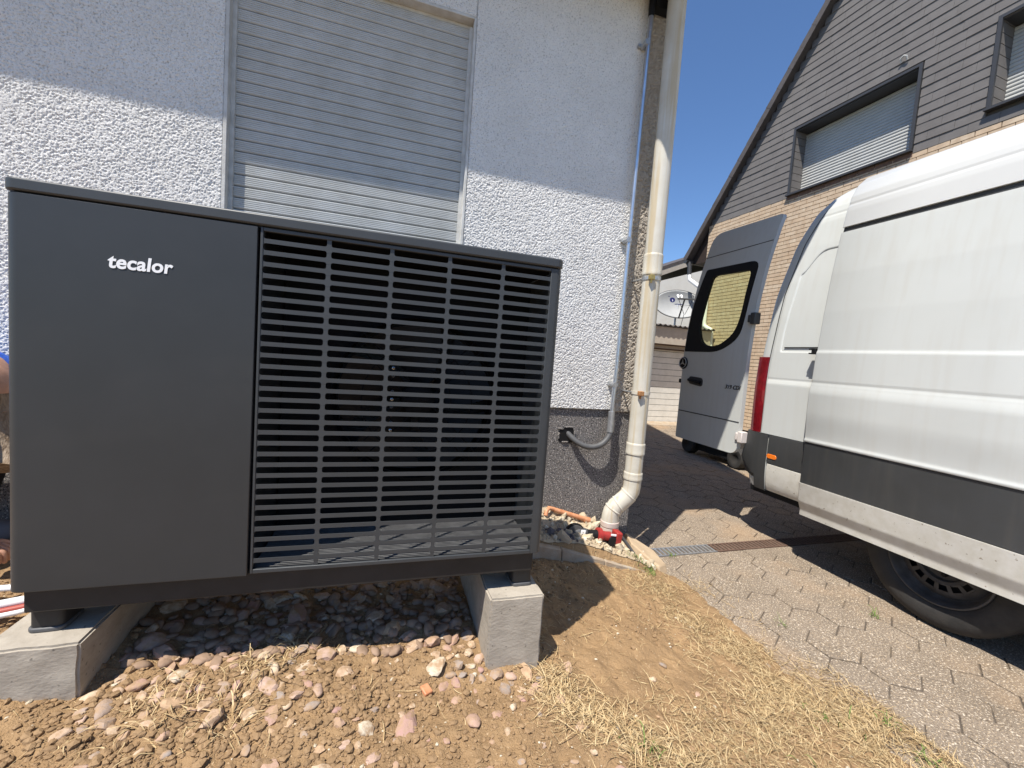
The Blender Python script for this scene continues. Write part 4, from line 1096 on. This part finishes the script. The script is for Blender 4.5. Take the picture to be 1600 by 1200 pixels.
# windows: trim, reveal of small slates, slatted shutters
nsl = MB()
pr_ = [(0,0),(-.004,.004),(-.008,.012),(-.010,.022),(-.009,.034),(-.005,.043),(.002,.049),(.002,.0515)]
for wi, (a,b,c,d) in enumerate(wins):
    wroot = bpy.data.objects.new('window', None); col.objects.link(wroot); wroot.parent = nb; wroot.location = (0,0,0)
    tr_ = MB()
    tr_.box(-.035,.0,a-.03,b+.03,d-.002,d+.04).box(-.035,.0,a-.03,a+.012,c,d-.002).box(-.035,.0,b-.012,b+.03,c,d-.002)
    tr_.box(-.075,.275,a-.04,b+.04,c-.045,c-.012)
    tr_.build('metal_trim', 'dkmetal', wroot)
    rvz = c
    for sd_ in (a,b):
        z = c; k = 0
        while z < d-.02:
            y0, y1 = (sd_-.02,sd_+.004+.006) if sd_ == a else (sd_-.010,sd_+.02)
            MB().box(-.0,.275,y0,y1,z+.004,min(z+.128,d)).build('reveal_slate', 'slate', wroot); z += .134; k += 1
    MB().box(-.001,.275,a,b,d-.02,d).build('lintel_soffit', 'dkmetal', wroot)
    sm_ = MB().grid([[(x,a+.012,z) for x,z in pr_],[(x,b-.012,z) for x,z in pr_]])
    me = sm_.mesh('shutter_slat'); me.materials.append(M['nshutter']); me.polygons.foreach_set('use_smooth',[True]*len(me.polygons))
    z = d-.03-.0525
    while z > c-.06:
        inst('shutter_slat', me, (.262,0,max(z,c-.012)), parent=wroot); z -= .0525
# brown soldier course under the near window
z = 4.80-.045-.001
dk = MB()
for (a,b) in ((4.45,6.44),):
    s = a
    while s < b-.05:
        dk.box(-.016,.0,s+.004,min(s+.25,b)-.006,z-.07,z-.002); s += .25
dk.build('brown_sill_course', 'brickdark', nb)
# small vent hook above the window
MB().tube([(-.03,4.67,6.20),(-.055,4.67,6.25),(-.055,4.71,6.28),(-.055,4.75,6.25),(-.03,4.75,6.20)],.012,8).build('wall_hook', 'nshutter', nb, smooth=True)
# verge tiles along the slope
L_ = math.hypot(1,1.306); us, uz = -1/L_, 1.306/L_     # upward along the slope
vt = MB()
tl_ = .33
def slope_pt(t, h): return (RK0[0]+us*t+uz*h, RK0[1]+uz*t-us*h)    # h: normal to the slope, outwards (up/away)
def verge_mesh():
    m = MB(); a = [slope_pt(0,-.03),slope_pt(tl_+.01,-.03),slope_pt(tl_+.01,.085),slope_pt(0,.095)]
    a = [(p[0]-RK0[0],p[1]-RK0[1]) for p in a]
    m.prism(a,-.16,-.125,'x'); b_ = [slope_pt(0,.07),slope_pt(tl_+.01,.06),slope_pt(tl_+.01,.085),slope_pt(0,.095)]
    b_ = [(p[0]-RK0[0],p[1]-RK0[1]) for p in b_]; m.prism(b_,-.125,.14,'x'); return m
vme = verge_mesh().mesh('verge_tile'); vme.materials.append(M['rooft'])
bm = bmesh.new(); bm.from_mesh(vme); bmesh.ops.recalc_face_normals(bm, faces=bm.faces); bm.to_mesh(vme); bm.free()
roof = bpy.data.objects.new('tiled_roof', None); col.objects.link(roof); roof.parent = nb; roof.location = (0,0,0)
k = 0
while k*tl_ < 9.6:
    p = slope_pt(k*tl_, 0); inst('verge_tile', vme, (0,p[0],p[1]), parent=roof); k += 1
p0, p1 = slope_pt(-.02,0), slope_pt(9.7,0); q0_, q1_ = slope_pt(-.02,.07), slope_pt(9.7,.07)
MB().prism([p0,p1,q1_,q0_],-.124,9.2,'x').build('roof_slope', 'rooft', roof)
f0 = (2*p1[0]-p0[0]-.0, p0[1])
MB().prism([p1,q1_,(f0[0],f0[1]+.07),f0],-.124,9.2,'x').build('far_slope', 'rooft', roof)
# boxed eave with soffit in shade-darkened brown, gutter and rainwater pipe
pa = slope_pt(.05,-.005); pb = slope_pt(1.0,-.005)
MB().prism([(8.41,pb[1]-.10),(8.41,3.90),(8.86,3.92),(pa[0]-.03,pa[1]-.02)],.03,9.1,'x').build('eave_box', 'shaded_wood', roof)
gp = [(8.93+.07*math.cos(R(180+180*i/12)), 4.0+.07*math.sin(R(180+180*i/12))) for i in range(13)]
gb = MB().grid([[(-.17,p[0],p[1]) for p in gp],[(9.2,p[0],p[1]) for p in gp]]); gb.add([(-.17,p[0],p[1]) for p in gp],[tuple(range(13))]); gb.build('gutter', 'dkmetal', roof)
MB().tube([(-.06,8.93,3.97),(-.06,8.88,3.85),(-.06,8.86,3.62)],[.075,.05,.048],16).build('gutter_funnel', 'dkmetal', roof, smooth=True)
rp = MB().tube([(-.06,8.86,3.64),(-.06,8.83,3.52),(-.065,8.45,3.28),(-.07,8.30,3.20),(-.07,8.23,3.12),(-.07,8.2,3.0),(-.07,8.2,2.42),(-.07,8.17,2.33),(-.07,8.08,2.28),(-.07,7.98,2.24),(-.07,7.94,2.15),(-.07,7.94,0.0)],.05,16).build('rainwater_pipe', 'whitehose', roof, smooth=True)

# ------------------------------------------------------------------ garage, white house and dish at the end of the drive
ga = thing('garage', 'low beige garage with white slatted door at the end of the drive', 'garage', (4.6,8.15,0))
MB().box(0,.55,0,.25,-.1,2.2).box(.55,2.5,.12,.25,1.55,1.74).box(0,.2,.25,4.5,-.1,2.2).box(2.30,2.5,.25,4.5,-.1,2.2).build('wall', 'garagewall', ga)
MB().box(-.05,2.52,-.28,.0,1.80,2.18).box(.55,2.5,.0,.12,1.742,1.80).build('fascia', 'garagewall', ga)
MB().box(-.05,2.52,-.27,-.02,1.783,1.799).box(.3,2.5,-.1,.0,1.68,1.705).build('dark_fascia_line', 'wood', ga)
MB().box(.3,2.5,-.08,.0,1.706,1.78).box(.3,.56,-.012,-.002,-.05,1.68).build('lintel_board', 'garagewall', ga)
rows = []
for y in (-.36,4.6):
    rows.append([(x,y,2.215+.018*math.sin(x*2*math.pi/.13)) for x in np.arange(-.1,2.56,.0163)])
gr_ = MB().grid(rows).build('corrugated_roof', 'rooft', ga, smooth='all')
md = gr_.modifiers.new('solid','SOLIDIFY'); md.thickness = .012
gd_ = bpy.data.objects.new('garage_door', None); col.objects.link(gd_); gd_.parent = ga; gd_.location = (0,0,0)
pm = MB().box(.56,2.5,.030,.06,.004,.134).mesh('door_panel'); pm.materials.append(M['garagedoor'])
for i in range(13):
    o = inst('door_panel', pm, (0, random.uniform(-.002,.002), -.02+i*.139), parent=gd_)
MB().box(.56,2.5,.061,.08,-.05,1.8).build('door_backing', 'black', gd_)
ap = MB().add([(4.3,7.72,.004),(7.1,7.55,.004),(7.2,8.16,.012),(4.3,8.16,.012)],[(0,1,2,3)]).build('garage_apron', 'kerb'); ap['kind'] = 'structure'

wh = thing('white_house', 'white rendered house with shallow grey gable roof behind the satellite dish', 'house', (8,14,0))
MB().prism([(-2,-.2),(8,-.2),(8,5.6),(6.5,6.15),(-2,2.95+.35)],0,8,'y').build('wall', 'whitewall', wh)
MB().prism([(-2.5,3.15),(6.5,6.98),(6.5,7.1),(-2.5,3.27)],-.05,8.3,'y').build('roof', 'rooft', wh)
MB().prism([(-2.5,2.93),(6.5,6.76),(6.5,6.978),(-2.5,3.148)],-.04,-.012,'y').build('bargeboard', 'garagewall', wh)
MB().prism([(6.5,6.98),(15,3.3),(15,3.42),(6.5,7.1)],-.05,8.3,'y').build('far_roof_slope', 'rooft', wh)

di = thing('satellite_dish', 'grey oval satellite dish on a mast above the garage roof', 'satellite dish', (7.02,9.0,2.92))
di.rotation_euler = (R(-18), 0, R(-22))
rows = []
for i in range(15):
    r_ = i/14
    rows.append([(.60*r_*math.cos(t), .13*(1-r_*r_), .385*r_*math.sin(t)) for t in np.linspace(0,2*math.pi,49)])
d_ = MB().grid(rows).build('dish', 'dish', di, smooth='all'); md = d_.modifiers.new('solid','SOLIDIFY'); md.thickness = .012
MB().tube([(.602*math.cos(t),-.0,.387*math.sin(t)) for t in np.linspace(0,2*math.pi,49)],.012,8,cap=False).build('rim', 'vandark', di, smooth=True)
MB().tube([(-.0,-.02,-.40),(-.02,-.55,-.13)],.02,8).build('feed_arm', 'vandark', di, smooth=True)
MB().box(-.19,.20,-.57,-.535,-.15,-.12).build('feed_bar', 'vandark', di)
for i, x in enumerate((-.17,-.09,.17)):
    MB().tube([(x,-.55,-.12),(x,-.53,-.05),(x,-.50,-.03)],[.018,.03,.034],12).build('feed_head', 'whitehose' if i < 2 else 'vandark', di, smooth=True)
for a, b in (((-.17,-.55,-.13),(.04,-.3,-.42)),((.17,-.55,-.13),(.06,-.3,-.42)),((.04,-.3,-.42),(.04,.1,-.75))):
    MB().cyl(a,b,.006,6).build('cable', 'vandark', di)
lgo = MB()
def dish_y(x,z): return .13*(1-(x/.6)**2-(z/.385)**2)+.002
pts_ = [(-.12+.07*math.cos(t), .15+.06*math.sin(t)) for t in np.linspace(0,2*math.pi,25)[:-1]]
lgo.add([(x,dish_y(x,z)-.016,z) for x,z in pts_], [tuple(range(24))]).build('round_logo', 'navy', di)
MB().add([(x,dish_y(x,z)-.016,z) for x,z in ((-.06,.055),(.14,.055),(.14,.038),(-.06,.038))],[(0,1,2,3)]).build('logo_line', 'navy', di)
MB().add([(x,dish_y(x,z)-.016,z) for x,z in ((-.24,.235),(-.19,.235),(-.19,.222),(-.24,.222))],[(0,1,2,3)]).build('logo_mark', 'navy', di)
MB().add([(x,dish_y(x,z)-.018,z) for x,z in ((-.135,.17),(-.12,.175),(-.10,.12),(-.115,.115))],[(0,1,2,3)]).build('logo_stripe', 'white_print', di)
ms = MB().cyl((.02,.14,-.30),(.02,.14,.1),.03,12); ms.build('mast_head', 'zinc', di)
mast = MB().cyl((7.07,9.13,2.2),(7.07,9.13,2.95),.024,12).build('dish_mast', 'zinc', smooth=True); mast.parent = di; mast.matrix_parent_inverse = Matrix.Translation((7.02,9.0,2.92)).inverted() if False else (Matrix.Translation((7.02,9.0,2.92)) @ Euler((R(-18),0,R(-22))).to_matrix().to_4x4()).inverted()

# ------------------------------------------------------------------ person crouching behind the unit at the left edge
def skin_body(name, pts, edges, rad, m, parent=None, root=0, sub=2):
    me = bpy.data.meshes.new(name); me.from_pydata(pts, edges, []); o = obj(name, me, None, parent)
    md = o.modifiers.new('skin','SKIN'); md.use_smooth_shade = True
    for v, r_ in zip(me.skin_vertices[0].data, rad): v.radius = (r_ if isinstance(r_, tuple) else (r_,r_))
    me.skin_vertices[0].data[root].use_root = True
    sb_ = o.modifiers.new('sub','SUBSURF'); sb_.levels = sub; sb_.render_levels = sub
    me.materials.append(M[m]); return o
GZ = soil_z(-1.6,2.05)
pe = thing('person', 'person in a blue shirt bending down behind the heat pump at the left edge', 'person', (-1.56,2.1,GZ))
# local: facing +x; bent forward, head low
skin_body('body', [(-.32,0,.52),(-.22,0,.64),(-.08,0,.72),(.03,0,.70),(.09,0,.60),(.12,0,.53),(-.30,-.12,.50),(-.02,-.16,.42),(-.12,-.17,.06),(-.02,-.17,.03),(-.30,.12,.50),(-.02,.16,.42),(-.12,.17,.06),(-.02,.17,.03),
                   (.02,-.20,.68),(.07,-.26,.42),(.16,-.20,.20),(.20,-.17,.12),(.02,.20,.68),(.07,.24,.44),(.18,.18,.24),(.22,.15,.16)],
          [(0,1),(1,2),(2,3),(3,4),(4,5),(0,6),(6,7),(7,8),(8,9),(0,10),(10,11),(11,12),(12,13),(3,14),(14,15),(15,16),(16,17),(3,18),(18,19),(19,20),(20,21)],
          [.14,.13,.15,.12,.062,.06,.10,.075,.05,.045,.10,.075,.05,.045,.065,.048,.036,.03,.065,.048,.036,.03], 'skin', pe)
skin_body('shirt', [(-.30,0,.55),(-.22,0,.65),(-.08,0,.73),(.03,0,.71),(.02,-.20,.69),(.045,-.235,.56),(.02,.20,.69),(.045,.23,.57)], [(0,1),(1,2),(2,3),(3,4),(4,5),(3,6),(6,7)], [.158,.15,.168,.137,.085,.075,.085,.075], 'bluecloth', pe)
skin_body('trousers', [(-.33,0,.50),(-.30,-.12,.50),(-.02,-.16,.42),(-.12,-.17,.10),(-.30,.12,.50),(-.02,.16,.42),(-.12,.17,.10)], [(0,1),(1,2),(2,3),(0,4),(4,5),(5,6)], [.15,.118,.092,.068,.118,.092,.068], 'blackcloth', pe)
skin_body('head', [(.115,0,.56),(.145,0,.50),(.15,0,.42),(.135,0,.36),(.215,0,.44)], [(0,1),(1,2),(2,3),(2,4)], [.07,.085,.092,.07,.03], 'skin', pe, 1)
skin_body('hair', [(.105,0,.57),(.140,-.012,.51),(.140,-.014,.43),(.11,0,.35)], [(0,1),(1,2),(2,3)], [.085,.108,.115,.092], 'hair', pe, 1)
for s_ in (-1,1):
    skin_body('ear', [(.155,s_*.09,.47),(.15,s_*.098,.44)], [(0,1)], [.02,.014], 'skin', pe, 0, 1)
    hx_, hy_, hz_ = (.20,-.17,.12) if s_ < 0 else (.22,.15,.16)
    for k in range(4):
        yo = (k-1.5)*.019; ln = (.062,.072,.068,.052)[k]
        skin_body('finger', [(hx_+.01,hy_+yo,hz_-.01),(hx_+.03+ln*.3,hy_+yo,hz_-.03),(hx_+.02+ln*.45,hy_+yo,hz_-.03-ln*.6)], [(0,1),(1,2)], [.011,.009,.008], 'skin', pe, 0, 1)
    skin_body('thumb', [(hx_,hy_+.03*-s_,hz_),(hx_+.03,hy_+.05*-s_,hz_-.02),(hx_+.055,hy_+.045*-s_,hz_-.04)], [(0,1),(1,2)], [.012,.01,.009], 'skin', pe, 0, 1)
    skin_body('boot', [(-.14,s_*.17,.07),(-.10,s_*.17,.04),(.08,s_*.17,.03)], [(0,1),(1,2)], [.06,.055,.045], 'boot', pe, 0, 2)
